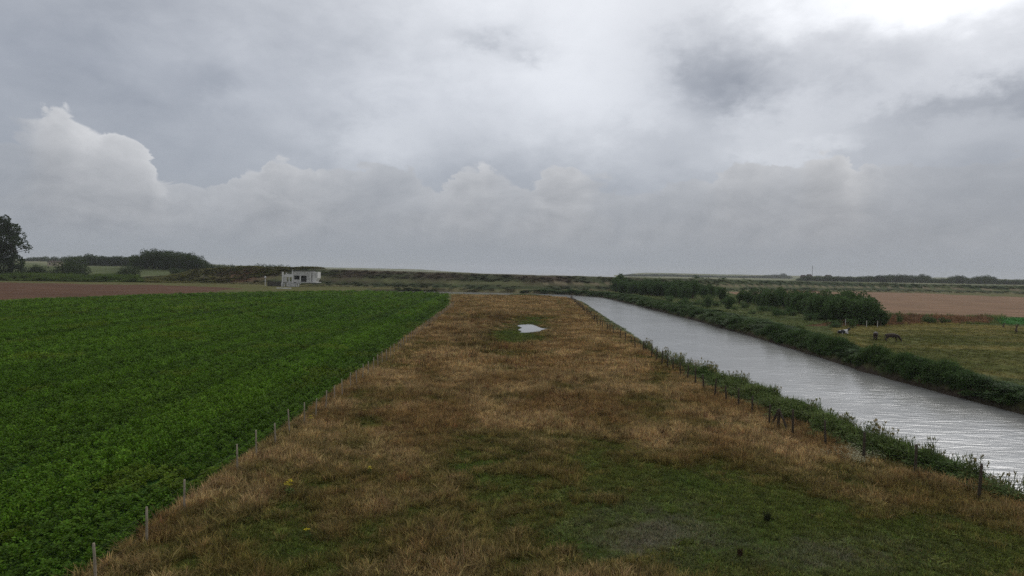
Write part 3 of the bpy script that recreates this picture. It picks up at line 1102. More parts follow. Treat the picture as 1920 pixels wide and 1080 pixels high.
X, Y = spread(-330, 420, 330, 520, .16, r, dike_test)
Z = height(X, Y)
C = ground_color(X, Y, Z) * r.uniform(.7, 1.5, (len(X), 1)) * 1.5
cl = vnoise(X, Y, 9, 105, 3)
k = cl > .25
scatter('dike_scrub', herb_p, np.stack([X, Y, Z], -1)[k], np.stack([2.4 + 0 * X, 2.4 + 0 * X, (.22 + .9 * np.maximum(cl - .4, 0)) * r.uniform(.5, 1.5, len(X))], -1)[k], C[k],
        'brown and olive scrub covering the slope of the sea dike', 'scrub', seed=8)


# --- tall weeds by the brown field on the left
def weed_test(X, Y):
    U_, V_, f_ = to_map(X, Y)
    return (V_ < 529 + (U_ - 200) * .012) & (X < -110) & in_view(X, Y, .1)


X, Y = spread(-380, -110, 350, 440, .45, r, weed_test)
U_, V_, _ = to_map(X, Y)
Z = height(X, Y)
hg = (.8 + 3.2 * sst(vnoise(X, Y, 12, 107, 3), .35, .7)) * np.where(U_ < 260, 1, .35)
C = lerp(np.array([.055, .10, .018]), np.array([.13, .18, .03]), vnoise(X, Y, 8, 108, 3)) * r.uniform(.7, 1.3, (len(X), 1))
C = np.where((U_ > 270)[:, None], C * np.array([1.5, .95, 1.2]), C)
scatter('field_edge_weeds', herb_p, np.stack([X, Y, Z], -1), np.stack([2.6 + 0 * X, 2.6 + 0 * X, hg], -1), C, 'bright green tall weeds along the far edge of the brown field', 'weeds', seed=9)

# --- white daisies beside the right fence
def daisy_proto(r):
    n = 26
    P = np.stack([r.uniform(-.3, .3, n), r.uniform(-.3, .3, n), r.uniform(.22, .42, n)], -1)
    a = r.uniform(0, 6.28, n)
    U = np.stack([np.cos(a), np.sin(a), 0 * a], -1) * .05
    Wd = np.stack([-np.sin(a), np.cos(a), .3 + 0 * a], -1) * .025
    v, f = quads(P, U, Wd)
    return [(v, f, np.ones((len(v), 3)))]


X, Y = spread(12, 26, 29, 39, 14, r, lambda X, Y: vnoise(X, Y, 1.2, 111, 2) * .7 + .3 * r.random(X.shape) < gauss(*to_map(X, Y)[:2], 1640, 853, 75, 17))
scatter('daisies', [proto('daisy', daisy_proto(r)) for _ in range(3)], np.stack([X, Y, height(X, Y)], -1), np.ones((len(X), 3)), np.tile([.45, .43, .27], (len(X), 1)),
        'white daisies scattered in the grass beside the right fence', 'flowers', seed=10)

# ------------------------------------------------------------------ trees and shrubs
M_LEAF = {}


def leaf_mat(name, col, col2):
    if name in M_LEAF:
        return M_LEAF[name]
    m = bpy.data.materials.new(name)
    m.use_nodes = True
    nt = m.node_tree
    q = G(nt)
    b = nt.nodes['Principled BSDF']
    b.inputs['Roughness'].default_value = .8
    b.inputs['Specular IOR Level'].default_value = .12
    rnd = q.n('ShaderNodeObjectInfo').outputs['Random']
    c = q.mix(rnd, col, col2)
    c = q.mix(1, c, q.n('ShaderNodeAttribute', attribute_name='Col').outputs[0], 'MULTIPLY')
    q.put(b.inputs['Base Color'], c)
    t = q.n('ShaderNodeBsdfTranslucent')
    q.put(t.inputs[0], c)
    mx = q.n('ShaderNodeMixShader')
    mx.inputs[0].default_value = .22
    nt.links.new(b.outputs[0], mx.inputs[1])
    nt.links.new(t.outputs[0], mx.inputs[2])
    nt.links.new(mx.outputs[0], nt.nodes['Material Output'].inputs[0])
    M_LEAF[name] = m
    return m


ML_WIL = leaf_mat('willow_leaves', (.055, .100, .030), (.090, .140, .045))
ML_DARK = leaf_mat('dark_leaves', (.04, .065, .022), (.06, .085, .03))
ML_TREE = leaf_mat('broad_leaves', (.035, .055, .022), (.065, .095, .03))
M_BARK = mat('bark', (.09, .07, .05), .95, .05, .4, 6)


def crown(r, lobes, n, size, gaps=.35):
    """leaf faces spread through several uneven lobes; lobes = (x,y,z,rx,rz)"""
    parts = []
    w = np.array([l[3] ** 2 * l[4] for l in lobes])
    w = w / w.sum()
    for l, f in zip(lobes, w):
        k = max(20, int(n * f))
        d = unit(r.normal(0, 1, (k, 3)))
        s = r.uniform(.35, 1, k) ** .45
        # clumping along random directions
        cdir = unit(r.normal(0, 1, (9, 3)))
        cl = np.max(d @ cdir.T, 1)
        s = s * (.80 + .28 * cl)
        P = np.array(l[:3]) + d * s[:, None] * np.array([l[3], l[3], l[4]])
        U = unit(d + r.normal(0, .7, (k, 3)) + np.array([0, 0, -.1])) * (size * r.uniform(.6, 1.4, k))[:, None]
        Wd = unit(np.cross(U, r.normal(0, 1, (k, 3)))) * (size * .42)
        v, fa = quads(P, U, Wd)
        c = np.repeat((r.uniform(.65, 1.35, k))[:, None] * np.ones(3), 4, 0) * r.uniform(.85, 1.15)
        parts.append((v, fa, c))
    return join(parts)


def tree_proto(seed, h, w, n, size, kind='round', trunk=True):
    """(crown mesh, trunk mesh) of a tree h high and w wide, base at the origin"""
    r = np.random.default_rng(seed)
    lobes = []
    if kind == 'round':
        for i in range(9):
            a = r.uniform(0, 6.28)
            q_ = r.uniform(0, .30) * w
            z = r.uniform(.25, .78) * h
            lobes.append((math.cos(a) * q_, math.sin(a) * q_, z, w * r.uniform(.20, .34), h * r.uniform(.15, .25)))
        lobes.append((0, 0, h * .45, w * .42, h * .36))
        lobes.append((0, 0, h * .2, w * .34, h * .2))
    elif kind == 'bush':
        for i in range(8):
            a = r.uniform(0, 6.28)
            q_ = r.uniform(.05, .33) * w
            z = r.uniform(.22, .72) * h * (1 - q_ / w)
            lobes.append((math.cos(a) * q_, math.sin(a) * q_, z, w * r.uniform(.16, .28), h * r.uniform(.22, .36)))
    elif kind == 'upright':
        for i in range(7):
            a = r.uniform(0, 6.28)
            q_ = r.uniform(.02, .25) * w
            lobes.append((math.cos(a) * q_, math.sin(a) * q_, r.uniform(.3, .8) * h, w * r.uniform(.14, .24), h * r.uniform(.2, .3)))
    v, f, c = crown(r, lobes, n, size)
    v[:, 2] = np.maximum(v[:, 2], 0.02 * h)
    cm = mesh_np('crown', v, f, c)
    mb = MB()
    tr = w * .035 + .05
    mb.tube([(0, 0, -.3), (r.normal(0, .02) * h, 0, h * .25), (r.normal(0, .03) * h, r.normal(0, .03) * h, h * .6)], [tr * 1.3, tr, tr * .45], 7)
    for l in lobes[:6]:
        z0 = h * r.uniform(.15, .4)
        mb.tube([(0, 0, z0), (l[0] * .6, l[1] * .6, (z0 + l[2]) / 2 + .03 * h), (l[0], l[1], l[2])], [tr * .55, tr * .35, tr * .12], 5)
    return cm, mb.mesh('trunk')


def plant_tree(p, name, loc, s, leafm, label, cat, group, rz=None):
    e = empty(name, loc, label, cat, group, random.uniform(0, 6.28) if rz is None else rz)
    e.scale = s if hasattr(s, '__len__') else (s, s, s)
    c = link('crown', p[0], None, e)
    if not p[0].materials:
        p[0].materials.append(leafm)
    t = link('trunk', p[1], None, e)
    if not p[1].materials:
        p[1].materials.append(M_BARK)
    return e


wil = [tree_proto(200 + i, 6.3, 5.0, 1500, .34, 'bush' if i % 2 else 'upright') for i in range(5)]
bsh = [tree_proto(230 + i, 3, 4, 420, .34, 'bush') for i in range(3)]
rnd_ = [tree_proto(250 + i, 14, 13, 1400, .75, 'round') for i in range(4)]
hil = [tree_proto(270 + i, 14, 13, 800, .95, 'round') for i in range(3)]

# willows and alders beyond the canal: (photo column, distance, height)
row = []
rr = random.Random(5)


def basepx(px):
    """base line of the front edge of the thicket in the photograph"""
    return np.interp(px, [1150, 1250, 1350, 1450, 1560, 1660], [549, 558, 567, 582, 602, 611])


spots = []
for px in np.arange(1155, 1300, 5):
    for k in range(2):
        spots.append((px + rr.uniform(-5, 5), basepx(px) - rr.uniform(0, 4.5), rr.uniform(5.6, 8.2)))
for px in np.arange(1300, 1345, 8):
    spots.append((px + rr.uniform(-4, 4), basepx(px) - rr.uniform(5, 14), rr.uniform(4.8, 6.6)))
for px, py, h in [(1352, 566, 5.5), (1372, 571, 3.2), (1330, 573, 3.0), (1326, 577, 3.6), (1368, 580, 3.5), (1386, 570, 4.2), (1395, 567, 4.8), (1402, 571, 4.6), (1414, 569, 5.0), (1425, 574, 5.0), (1432, 570, 5.4),
                  (1440, 576, 5.2), (1452, 578, 5.0), (1463, 574, 5.6), (1470, 582, 5.2), (1480, 584, 5.0), (1490, 580, 5.4), (1498, 588, 5.4), (1509, 590, 5.0), (1520, 588, 5.6),
                  (1528, 596, 5.2), (1540, 598, 5.4), (1552, 596, 5.4), (1560, 602, 5.2), (1570, 604, 5.0), (1577, 600, 6.2), (1586, 606, 5.6), (1596, 604, 5.8), (1604, 608, 5.2),
                  (1612, 609, 5.6), (1622, 607, 5.9), (1630, 610, 5.3), (1640, 608, 4.4), (1650, 611, 3.6), (1658, 611, 3.2)]:
    spots.append((px, py, h * 1.12))
for px in np.arange(1310, 1640, 7.5):
    if 1328 < px < 1428:
        continue
    spots.append((px + rr.uniform(-4, 4), basepx(px) - rr.uniform(4, 13) - (2 if px > 1500 else 0), rr.uniform(5.2, 6.6)))
n_w = 0
spots.sort()
for i, (px, py, h) in enumerate(spots):
    x, y = gp(px, py)
    if py > 600 and 1545 < px < 1640:
        lab = 'bushy dark green willow in the clump behind the resting black and white cow'
        grp = 'willows of the clump behind the cow'
    elif px > 1640:
        lab = 'low willow bush at the right end of the clump beyond the canal'
        grp = 'low willows ending the clump'
    elif px < 1300:
        lab = 'young green willow in the dense far row between canal and dike'
        grp = 'young willows in the far row by the dike'
    elif px < 1400:
        lab = 'loose standing young willow before the gap showing brown field'
        grp = 'young willows before the field gap'
    else:
        lab = 'grey green willow bush in the middle of the thicket along the far canal bank'
        grp = 'willow bushes in the middle of the thicket'
    plant_tree(wil[i % 5], 'willow', (x, y, H(x, y) - .1), (h / 6 * 1.25, h / 6 * 1.25, h / 6 * .93), ML_WIL, lab, 'willow', grp)
# undergrowth in front of the thicket
for i in range(34):
    px = rr.uniform(1235, 1600)
    x, y = gp(px, basepx(px) + rr.uniform(2, 13))
    if float(canal_sd(np.array([x]), np.array([y]))[0]) < 4:
        continue
    plant_tree(bsh[i % 3], 'shrub', (x, y, H(x, y) - .1), (rr.uniform(.6, 1.1),) * 2 + (rr.uniform(.4, .8),), ML_WIL,
               'low green shrub in the undergrowth between the willows and the far canal bank', 'shrub', 'low shrubs before the willows')
for px, py, s in [(1738, 606, .8), (1748, 607, .7), (1765, 606, .6), (1778, 606, .5)]:
    x, y = gp(px, py)
    plant_tree(bsh[int(px) % 3], 'shrub', (x, y, H(x, y) - .1), (s, s, s * .8), ML_DARK, 'low dark bush on the edge of the pasture below the brown stubble', 'shrub', 'dark bushes at the pasture edge')
x, y = gp(1684, 606)
plant_tree(bsh[1], 'dried_weed_bush', (x, y, H(x, y) - .1), (.45, .45, .9), leaf_mat('dried_leaves', (.16, .075, .035), (.16, .075, .035)), 'upright brown dried weed bush just right of the willow clump', 'bush', None)

# scrubby trees along the top of the right-hand dike middle part (1100-1560)
for i in range(46):
    px = rr.uniform(1290, 1565)
    Y = np.interp(px, [1290, 1400, 1565], [440, 475, 530]) + rr.uniform(-14, 12)
    x = at(px, Y)[0]
    s = rr.uniform(.7, 1.25)
    plant_tree(bsh[i % 3], 'shrub', (x, Y, H(x, Y) - .2), (s * 1.6, s * 1.3, s), ML_DARK, 'dark green shrub on the crest of the dike behind the willow thicket', 'shrub', 'shrubs along the dike crest')


def hill_tree(px, Y, top_px, p, wid, leafm, lab, grp, name='tree'):
    x = at(px, Y)[0]
    z = H(x, Y)
    hor = 510 + .018 * (px - 960)
    ztop = CAM_H + (hor - top_px) * Y / FPX / 1.0
    h = max(2.5, ztop - z)
    plant_tree(p, name, (x, Y, z - .3), (wid / 13, wid / 13, h / 14), leafm, lab, 'tree', grp)


# the dark wood on the left
outl = [(252, 476), (262, 471), (275, 463), (295, 463), (315, 465), (335, 467), (352, 469), (366, 473), (380, 479), (385, 483)]
k = 0
for Y in (520, 532, 546):
    for px in np.arange(257, 385, 9.5):
        pj = px + rr.uniform(-4, 4)
        tp = np.interp(pj, [o[0] for o in outl], [o[1] for o in outl]) + rr.uniform(0, 3.5) + (546 - Y) * .12
        hill_tree(pj, Y + rr.uniform(-4, 4), tp, rnd_[k % 4], rr.uniform(8, 11), ML_TREE, 'dark broadleaved tree in the compact wood on the left skyline', 'trees of the compact wood on the left')
        k += 1
# wood to its left, farther off
for Y in (720, 745, 780):
    for px in np.arange(132, 256, 8):
        pj = px + rr.uniform(-4, 4)
        tp = 479 + rr.uniform(-2.0, 2.5) - 3 * math.exp(-((pj - 169) / 8) ** 2)
        hill_tree(pj, Y, tp, hil[k % 3], rr.uniform(12, 16), ML_TREE, 'hazy tree in the distant wood between the big tree and the compact wood', 'trees of the distant left wood')
        k += 1
for px in np.arange(42, 136, 5.5):
    hill_tree(px + rr.uniform(-2, 2), 1150 + rr.uniform(-30, 30), 481 + rr.uniform(-1.5, 3.5), hil[k % 3], rr.uniform(9, 18), ML_TREE, 'small pale tree of the farthest row on the left skyline', 'trees of the farthest left row')
    k += 1
# bushes in front of the woods
for px, Y, tp, w in [(140, 425, 482, 13), (152, 420, 487, 12), (118, 430, 488, 9), (128, 432, 486, 9), (240, 415, 494, 10), (229, 418, 500, 8), (252, 420, 497, 8), (68, 420, 493, 9), (80, 425, 497, 8), (52, 415, 494, 9), (325, 460, 500, 6), (333, 462, 502, 6),
                     (345, 470, 503, 6), (100, 425, 499, 8)]:
    hill_tree(px, Y, tp, rnd_[k % 4], w, ML_DARK if px < 200 else ML_WIL,
              {140: 'rounded dark tree standing nearest the left wood above the weeds'}.get(px, 'dark bushy tree behind the weeds of the brown field, left of the compact wood' if px < 200 else
              'green bush on the field slope below the compact wood'), None if px == 140 else ('bushy trees behind the field weeds' if px < 200 else 'bushes below the compact wood'), 'bushy_tree')
    k += 1
# low trees on the skyline between the wood and the pump house
for px in list(np.arange(388, 545, 5.2)):
    tp = np.interp(px, [388, 420, 470, 500, 545], [491, 494.5, 495, 493.5, 496]) + rr.uniform(-1, 2.2)
    hill_tree(px, 640 + rr.uniform(-20, 20), tp, hil[k % 3], rr.uniform(5, 10), ML_DARK, 'low dark tree on the skyline between the compact wood and the pump house', 'skyline trees left of the pump house')
    k += 1
# right-hand skyline woods
prof = [(1500, 522), (1510, 517), (1522, 518), (1540, 517), (1560, 518), (1600, 519), (1640, 516.5), (1670, 515), (1700, 514.5), (1716, 517), (1728, 514), (1740, 515), (1746, 522), (1775, 523), (1783, 520), (1798, 517), (1812, 520),
        (1820, 525), (1830, 519), (1845, 517.5), (1862, 518.5), (1866, 524), (1885, 524), (1920, 524.5), (1990, 525)]
for Y in (1080, 1140):
    for px in np.arange(1500, 1960, 6.5):
        pj = px + rr.uniform(-2, 2)
        if pj < 1745:
            lab, grp = 'hazy tree in the long wood on the right skyline', 'trees of the long right wood'
        elif pj < 1778:
            lab, grp = 'tiny hazy tree in the low gap of the right skyline', 'tiny trees in the skyline gap'
        elif pj < 1818:
            lab, grp = 'dark round tree of the left one of two rounded groves on the right skyline', 'trees of the left rounded grove'
        elif pj < 1866:
            lab, grp = 'dark round tree of the rightmost rounded grove on the right skyline', 'trees of the right rounded grove'
        else:
            lab, grp = 'low hazy tree at the far right end of the skyline', 'low trees at the right end'
        hill_tree(pj, Y + rr.uniform(-15, 15), np.interp(pj, [p[0] for p in prof], [p[1] for p in prof]) + rr.uniform(-1.8, -.2) - (1.2 if 1780 < pj < 1866 else 0), hil[k % 3], rr.uniform(10, 15), ML_DARK if pj > 1700 else ML_TREE, lab, grp)
        k += 1
# trees on the far coast
cprof = [(1132, 516), (1160, 514.5), (1180, 513), (1250, 513), (1300, 515), (1380, 517), (1420, 516), (1450, 514.5), (1470, 512), (1480, 516)]
for px in np.arange(1165, 1484, 5.0):
    hill_tree(px, 2350 + rr.uniform(-60, 60), np.interp(px, [p[0] for p in cprof], [p[1] for p in cprof]) + rr.uniform(-.3, .8), hil[k % 3], rr.uniform(24, 34), ML_TREE, 'pale misty tree on the far shore to the right of the open water', 'trees on the far shore')
    k += 1

# the big tree at the left edge
r = np.random.default_rng(404)
lob = []
for px, py, rp in [(-40, 430, 36), (-5, 425, 20), (8, 422, 14), (20, 432, 15), (30, 428, 8), (5, 450, 26), (-30, 470, 40), (12, 475, 20), (38, 452, 10), (52, 459, 9), (60, 464, 5), (44, 468, 6), (34, 442, 8),
                   (28, 492, 15), (6, 500, 24), (-35, 510, 32), (30, 508, 13), (15, 412, 9), (-20, 405, 16), (42, 462, 6)]:
    s = 385 / FPX
    x0 = at(0, 385)[0]
    hor = 510 + .018 * (px - 960)
    lob.append(((px) * s, r.uniform(-4, 4), CAM_H + (hor - py) * s, rp * s * .92, rp * s * .85))
v, f, c = crown(r, lob, 42000, .9)
bt = empty('tall_tree', (x0, 385, 0), 'tall dark tree with ragged spreading branches cut by the left photo edge', 'tree', None)
link('crown', mesh_np('crown', v, f, c), ML_DARK, bt)
mb = MB()
mb.tube([(-2, 0, -.5), (-2.4, 0, 8), (-3, .5, 16), (-4, 0, 26)], [.9, .7, .5, .2], 9)
for l in lob:
    z0 = random.uniform(6, 14)
    mb.tube([(-2.5, 0, min(z0, l[2])), (l[0] * .5 - 1.2, l[1] * .5, (min(z0, l[2]) + l[2]) / 2 + .6), (l[0], l[1], l[2])], [.3, .2, .07], 5)
link('trunk', mb.mesh('trunk'), M_BARK, bt)

# ------------------------------------------------------------------ fences
M_POST = mat('weathered_post', (.27, .23, .17), .9, .1, .35, 9, .01)
M_POSTD = mat('dark_post', (.06, .048, .034), .9, .1, .35, 9, .01)
M_WIRE = mat('wire', (.12, .11, .10), .7, .2, .1)


def post_mesh(seed, h=1.22, w=.062):
    rq = random.Random(seed)
    mb = MB()
    bx, by = rq.uniform(-.05, .05), rq.uniform(-.03, .03)
    mb.tube([(0, 0, -.4), (bx * .2, by * .3, h * .3), (bx * .7, by, h * .7), (bx, by * .6, h)], [w * 1.05, w, w * .96, w * .85], 8)
    me = mb.mesh('post')
    me.polygons.foreach_set('use_smooth', [len(p.vertices) == 4 for p in me.polygons])
    return me


posts = [post_mesh(i, 1.42, .066) for i in range(5)]
thin = [post_mesh(i + 9, 1.34, .041) for i in range(4)]


def fence(name, label, pts, me_list, m):
    x0, y0 = pts[0]
    e = empty(name, (x0, y0, H(x0, y0)), label, 'fence')
    for me in me_list:
        if not me.materials:
            me.materials.append(m)
    tops = []
    for i, (x, y) in enumerate(pts):
        o = bpy.data.objects.new('post', me_list[(i * 7) % len(me_list)])
        COL.objects.link(o)
        o.parent = e
        z = H(x, y)
        o.location = (x - x0, y - y0, z - e.location.z)
        s = rr.uniform(.88, 1.12)
        o.rotation_euler = (rr.gauss(0, .035), rr.gauss(0, .045), rr.uniform(0, 6.28))
        o.scale = (1, 1, s)
        tops.append(Vector((x - x0, y - y0, z - e.location.z)))
    for hz in (.45, .8, 1.08):
        mb = MB()
        P = [t + Vector((0, 0, hz)) for t in tops]
        mb.tube(P, [.0013] * len(P), 4, False)
        link('wire', mb.mesh('wire'), M_WIRE, e)
    return e


lp = [gp(*p) for p in [(180, 1102), (275, 1022), (345, 961), (445, 889), (481, 862), (517, 836), (543, 815), (571, 799), (592, 785), (611, 770), (627, 756), (642, 744.5), (657, 734)]]
cur = np.array(lp[-1])
while cur[1] < 178 and len(lp) < 70:
    cur = cur + fdir * rr.uniform(2.3, 2.7)
    lp.append(tuple(cur))
fence('left_fence', 'row of pale weathered posts between green crop and dry meadow', lp, thin, M_POST)
rp = [p for p in RF[1:26]]
cur_i = 25
seg = RF[25:]
d = 0
pos = np.array(seg[0])
for a_, b_ in zip(seg, seg[1:]):
    a_, b_ = np.array(a_), np.array(b_)
    L = np.hypot(*(b_ - a_))
    for k_ in range(1, int(L / 3.2) + 1):
        rp.append(tuple(a_ + (b_ - a_) * k_ * 3.2 / L))
rf = fence('canal_fence', 'row of dark wooden posts along the canal bank on the right', rp[:90], posts, M_POSTD)
# braced straining post
cx, cy = gp(1458, 806)
zc = H(cx, cy)
o = Vector(rf.location)
for nm, b2, t2, rd in [('straining_post', gp(1459, 806), (0, 0), .095), ('brace', gp(1444, 801), (0, 0), .075), ('brace', gp(1480, 812), (0, 0), .075)]:
    mb = MB()
    hb = H(*b2)
    tx, ty = gp(1459.5, 806)
    mb.tube([Vector((b2[0], b2[1], hb - .2)) - o, Vector(((b2[0] + tx) / 2, (b2[1] + ty) / 2, (hb + zc + 1.25) / 2)) - o, Vector((tx, ty, zc + 1.28)) - o], [rd, rd * .97, rd * .9], 8)
    link(nm, mb.mesh(nm), M_POSTD, rf)

# pale posts in front of the willow clump
pe = None
for i, (px, py) in enumerate([(1585, 611), (1604, 613), (1624.5, 614), (1645, 614.5)]):
    x, y = gp(px, py)
    if pe is None:
        pe = empty('pasture_fence', (x, y, H(x, y)), 'short row of pale posts in front of the willow clump', 'fence')
        px0, py0 = x, y
    mb = MB()
    mb.tube([(0, 0, -.3), (.02, 0, .7), (.03, 0, 1.35)], [.075, .07, .06], 8)
    c_ = link('post', mb.mesh('post'), mat('pale_post', (.42, .40, .36), .9, .1, .2, 8) if i == 0 else bpy.data.materials['pale_post'], pe)
    c_.location = (x - px0, y - py0, H(x, y) - pe.location.z)

# ------------------------------------------------------------------ pump house in front of the dike
M_CONC = mat('concrete', (.46, .45, .42), .9, .1, .45, 1.1, .03)
M_CONC2 = mat('light_panel', (.62, .61, .58), .85, .1, .2, 1.5, .02)
M_ROOF = mat('roof_felt', (.10, .10, .095), .95, .05, .3, 1)
M_DARKIN = mat('dark_interior', (.02, .02, .02), .9, .05, .2, 1)
HYY = 338.0
K = HYY / FPX


def hx(px):
    return (px - 556) * K


def hz(py):
    return CAM_H + (502.8 - py) * K


bx_, by_, _ = at(556, HYY)
gz = H(bx_, by_)
ph = empty('pump_house', (bx_, by_, 0), 'grey white concrete pump house with open front standing below the dike', 'building')


def part(nm, mb, m, parent=ph):
    return link(nm, mb.mesh(nm), m, parent)


ZR, ZF = hz(508.2), hz(528.5)
xl, xr = hx(548), hx(583.5)
mb = MB()
mb.box(hx(548), hx(551.5), 0, .35, ZF, ZR)                      # front wall around the opening
mb.box(hx(575), hx(583.5), 0, .35, ZF, ZR)
mb.box(hx(551.5), hx(575), 0, .35, hz(516.8), ZR)
mb.box(xl, xl + .35, .352, 7, ZF, ZR)
mb.box(xr - .35, xr, .352, 7, ZF, ZR)
mb.box(xl + .352, xr - .352, 6.65, 6.99, ZF, ZR)
wall = part('wall', mb, M_CONC)
part('roof', MB().box(xl - .3, xr + .3, -.35, 7.3, ZR + .003, ZR + .28), M_ROOF)
part('floor_slab', MB().box(xl - .5, hx(594), -.5, 8, ZF - .45, ZF - .003), M_CONC)
mb = MB()
for i in range(6):
    mb.box(hx(565) + i * .42, hx(565) + i * .42 + .36, 1.2, 1.28, ZF, hz(517.5))
part('door', mb, mat('door_boards', (.06, .06, .058), .8, .2, .3, 2))
part('parapet', MB().box(hx(552), hx(563), -.3, -.08, ZF, hz(524.2)), M_CONC)
part('pillar', MB().box(hx(562.4), hx(564.6), -.48, -.1, hz(532), hz(517.2)), M_CONC2)
part('pilaster', MB().box(hx(547.4), hx(549.4), -.16, -.003, ZF, hz(506.2)), M_CONC2)
part('pilaster', MB().box(hx(582), hx(583.6), -.16, -.003, ZF, ZR - .2), M_CONC2)
an = MB()
x0_, x1_ = hx(584.6), hx(595)
zt, zb = hz(509.4), ZF
an.v += [(x0_, .6, zb), (hx(590.5), .6, zb), (x1_, .6, hz(521)), (x1_, .6, zt), (x0_, .6, zt)]
an.v += [(x, 6, z) for x, _, z in an.v[:5]]
an.f += [(0, 1, 2, 3, 4), (9, 8, 7, 6, 5)] + [(i, i + 5, (i + 1) % 5 + 5, (i + 1) % 5) for i in range(5)]
part('annex', an, M_CONC2)
mb = MB()
for i in range(7):
    xx = x0_ + .2 + i * .37
    mb.box(xx, xx + .07, .54, .597, hz(520.5), zt - .1)
part('panel_rib', mb, M_CONC)
# open frame on the left
part('column', MB().box(hx(528.5), hx(530.8), 0, .5, 0, hz(510)), M_CONC2)
part('column', MB().box(hx(541.2), hx(543), 0, .5, hz(529), hz(519.6)), M_CONC2)
part('column', MB().box(hx(528.5), hx(530.5), 5.5, 6, 0, hz(512)), M_CONC)
part('beam', MB().box(hx(530.81), hx(547.9), .02, .48, hz(519.5), hz(515.2)), M_CONC2)
part('beam', MB().box(hx(531), hx(547.9), 5.6, 6, hz(518), hz(514)), M_CONC)
part('frame_floor', MB().box(hx(530.82), hx(547), .6, 7, hz(530), hz(528.8)), M_CONC)
part('infill_wall', MB().box(hx(530.82), hx(536.6), .1, .4, hz(529), hz(519.6)), M_CONC)
for a_, b_, m_ in [(541.5, 556, M_CONC), (528.6, 529.9, M_CONC2), (533.4, 534.6, M_CONC2), (539, 540.6, M_CONC2), (556.8, 558.4, M_CONC2), (560.3, 562, M_CONC2)]:
    part('pier', MB().box(hx(a_), hx(b_), -1.0, -.55, gz - .5, hz(530.5) if a_ < 541 or a_ > 556 else hz(529.2)), m_)
part('strut', MB().tube([(hx(561), -.7, gz + .5), (hx(564), -.4, ZF + .1)], [.14, .14], 6), M_CONC2)
part('gantry', MB().box(hx(552), hx(562), -1.0, -.6, hz(531.2), hz(529.4)), M_CONC)
part('retaining_wall', MB().box(hx(497), hx(528), 3, 3.5, gz - .5, hz(529.2)), mat('dark_concrete', (.07, .065, .052), .9, .1, .3, 1))  # one dark tone, darker than the concrete of the house

sl = MB().box(-3.2, 3.2, -.6, .6, -.3, .35)
x, y = gp(532, 541)
o = link('concrete_slab', sl.mesh('concrete_slab'), M_CONC2, label='long pale concrete slab lying at the crop edge below the pump house', category='slab')
o.location = (x, y, H(x, y))
x, y, _ = at(497.5, 345)
e = empty('marker_post', (x, y, H(x, y)), 'thin white post with rounded head standing left of the pump house', 'post')
link('shaft', MB().tube([(0, 0, -.4), (0, 0, 3.9)], [.17, .15], 8).mesh('shaft'), M_CONC2, e)
link('head', MB().tube([(0, 0, 3.92), (0, 0, 4.1), (0, 0, 4.7), (0, 0, 5.0)], [.2, .42, .42, .2], 10).mesh('head'), M_CONC2, e)

# small far buildings
M_BRICK = mat('pale_render', (.42, .36, .27), .9, .1, .2, 1)
M_TILE = mat('roof_tiles', (.09, .07, .06), .9, .1, .3, 1)


def house(px, Y, z, w, hh, dpt, roofh, label, wallm=M_BRICK, name='house', cat='house', nwin=3):
    x = at(px, Y)[0]
    e = empty(name, (x, Y, z), label, cat)
    link('wall', MB().box(-w / 2, w / 2, 0, dpt, -2, hh).mesh('wall'), wallm, e)
    mb = MB()
    a, b_ = w / 2 + .4, dpt + .4
    mb.v += [(-a, -.4, hh + .01), (a, -.4, hh + .01), (a, b_, hh + .01), (-a, b_, hh + .01), (-a + 1, dpt / 2, hh + roofh), (a - 1, dpt / 2, hh + roofh)]
    mb.f += [(0, 1, 5, 4), (2, 3, 4, 5), (1, 2, 5), (3, 0, 4), (3, 2, 1, 0)]
    link('roof', mb.mesh('roof'), M_TILE, e)
    for i in range(nwin):
        cx_ = (i + .5) / nwin * w - w / 2
        link('window', MB().box(cx_ - .6, cx_ + .6, -.06, -.003, hh * .4, hh * .75).mesh('window'), M_DARKIN, e)
    return e


house(98, 600, H(at(98, 600)[0], 600), 9, 3.6, 8, 1.4, 'low pale barn with a dark roof glimpsed between the bushes on the left', name='barn', cat='barn', nwin=2)
M_WH = mat('white_render', (.30, .28, .27), .9, .1, .15, 1)
house(1508, 1150, 3.5, 8, 5.5, 8, 4.5, 'small pale house with a dark roof on the skyline above the thicket', M_WH)
house(1519, 1160, 3.5, 8, 8, 8, 3.5, 'taller pale house next to a mast on the right skyline', M_WH)
house(1555, 1170, 3.5, 9, 9, 8, 2, 'low pale house poking above the trees right of the mast', M_WH)
x = at(1523, 1045)[0]
mb = MB().tube([(0, 0, 0), (0, 0, 24)], [.35, .15], 6)
mb.box(-1.5, 1.5, -.1, .1, 20, 20.3).box(-1, 1, -.1, .1, 22, 22.3)
o = link('mast', mb.mesh('mast'), M_POSTD, label='thin mast rising beside the pale houses on the right skyline', category='mast')
o.location = (x, 1045, 4)

# ------------------------------------------------------------------ cattle


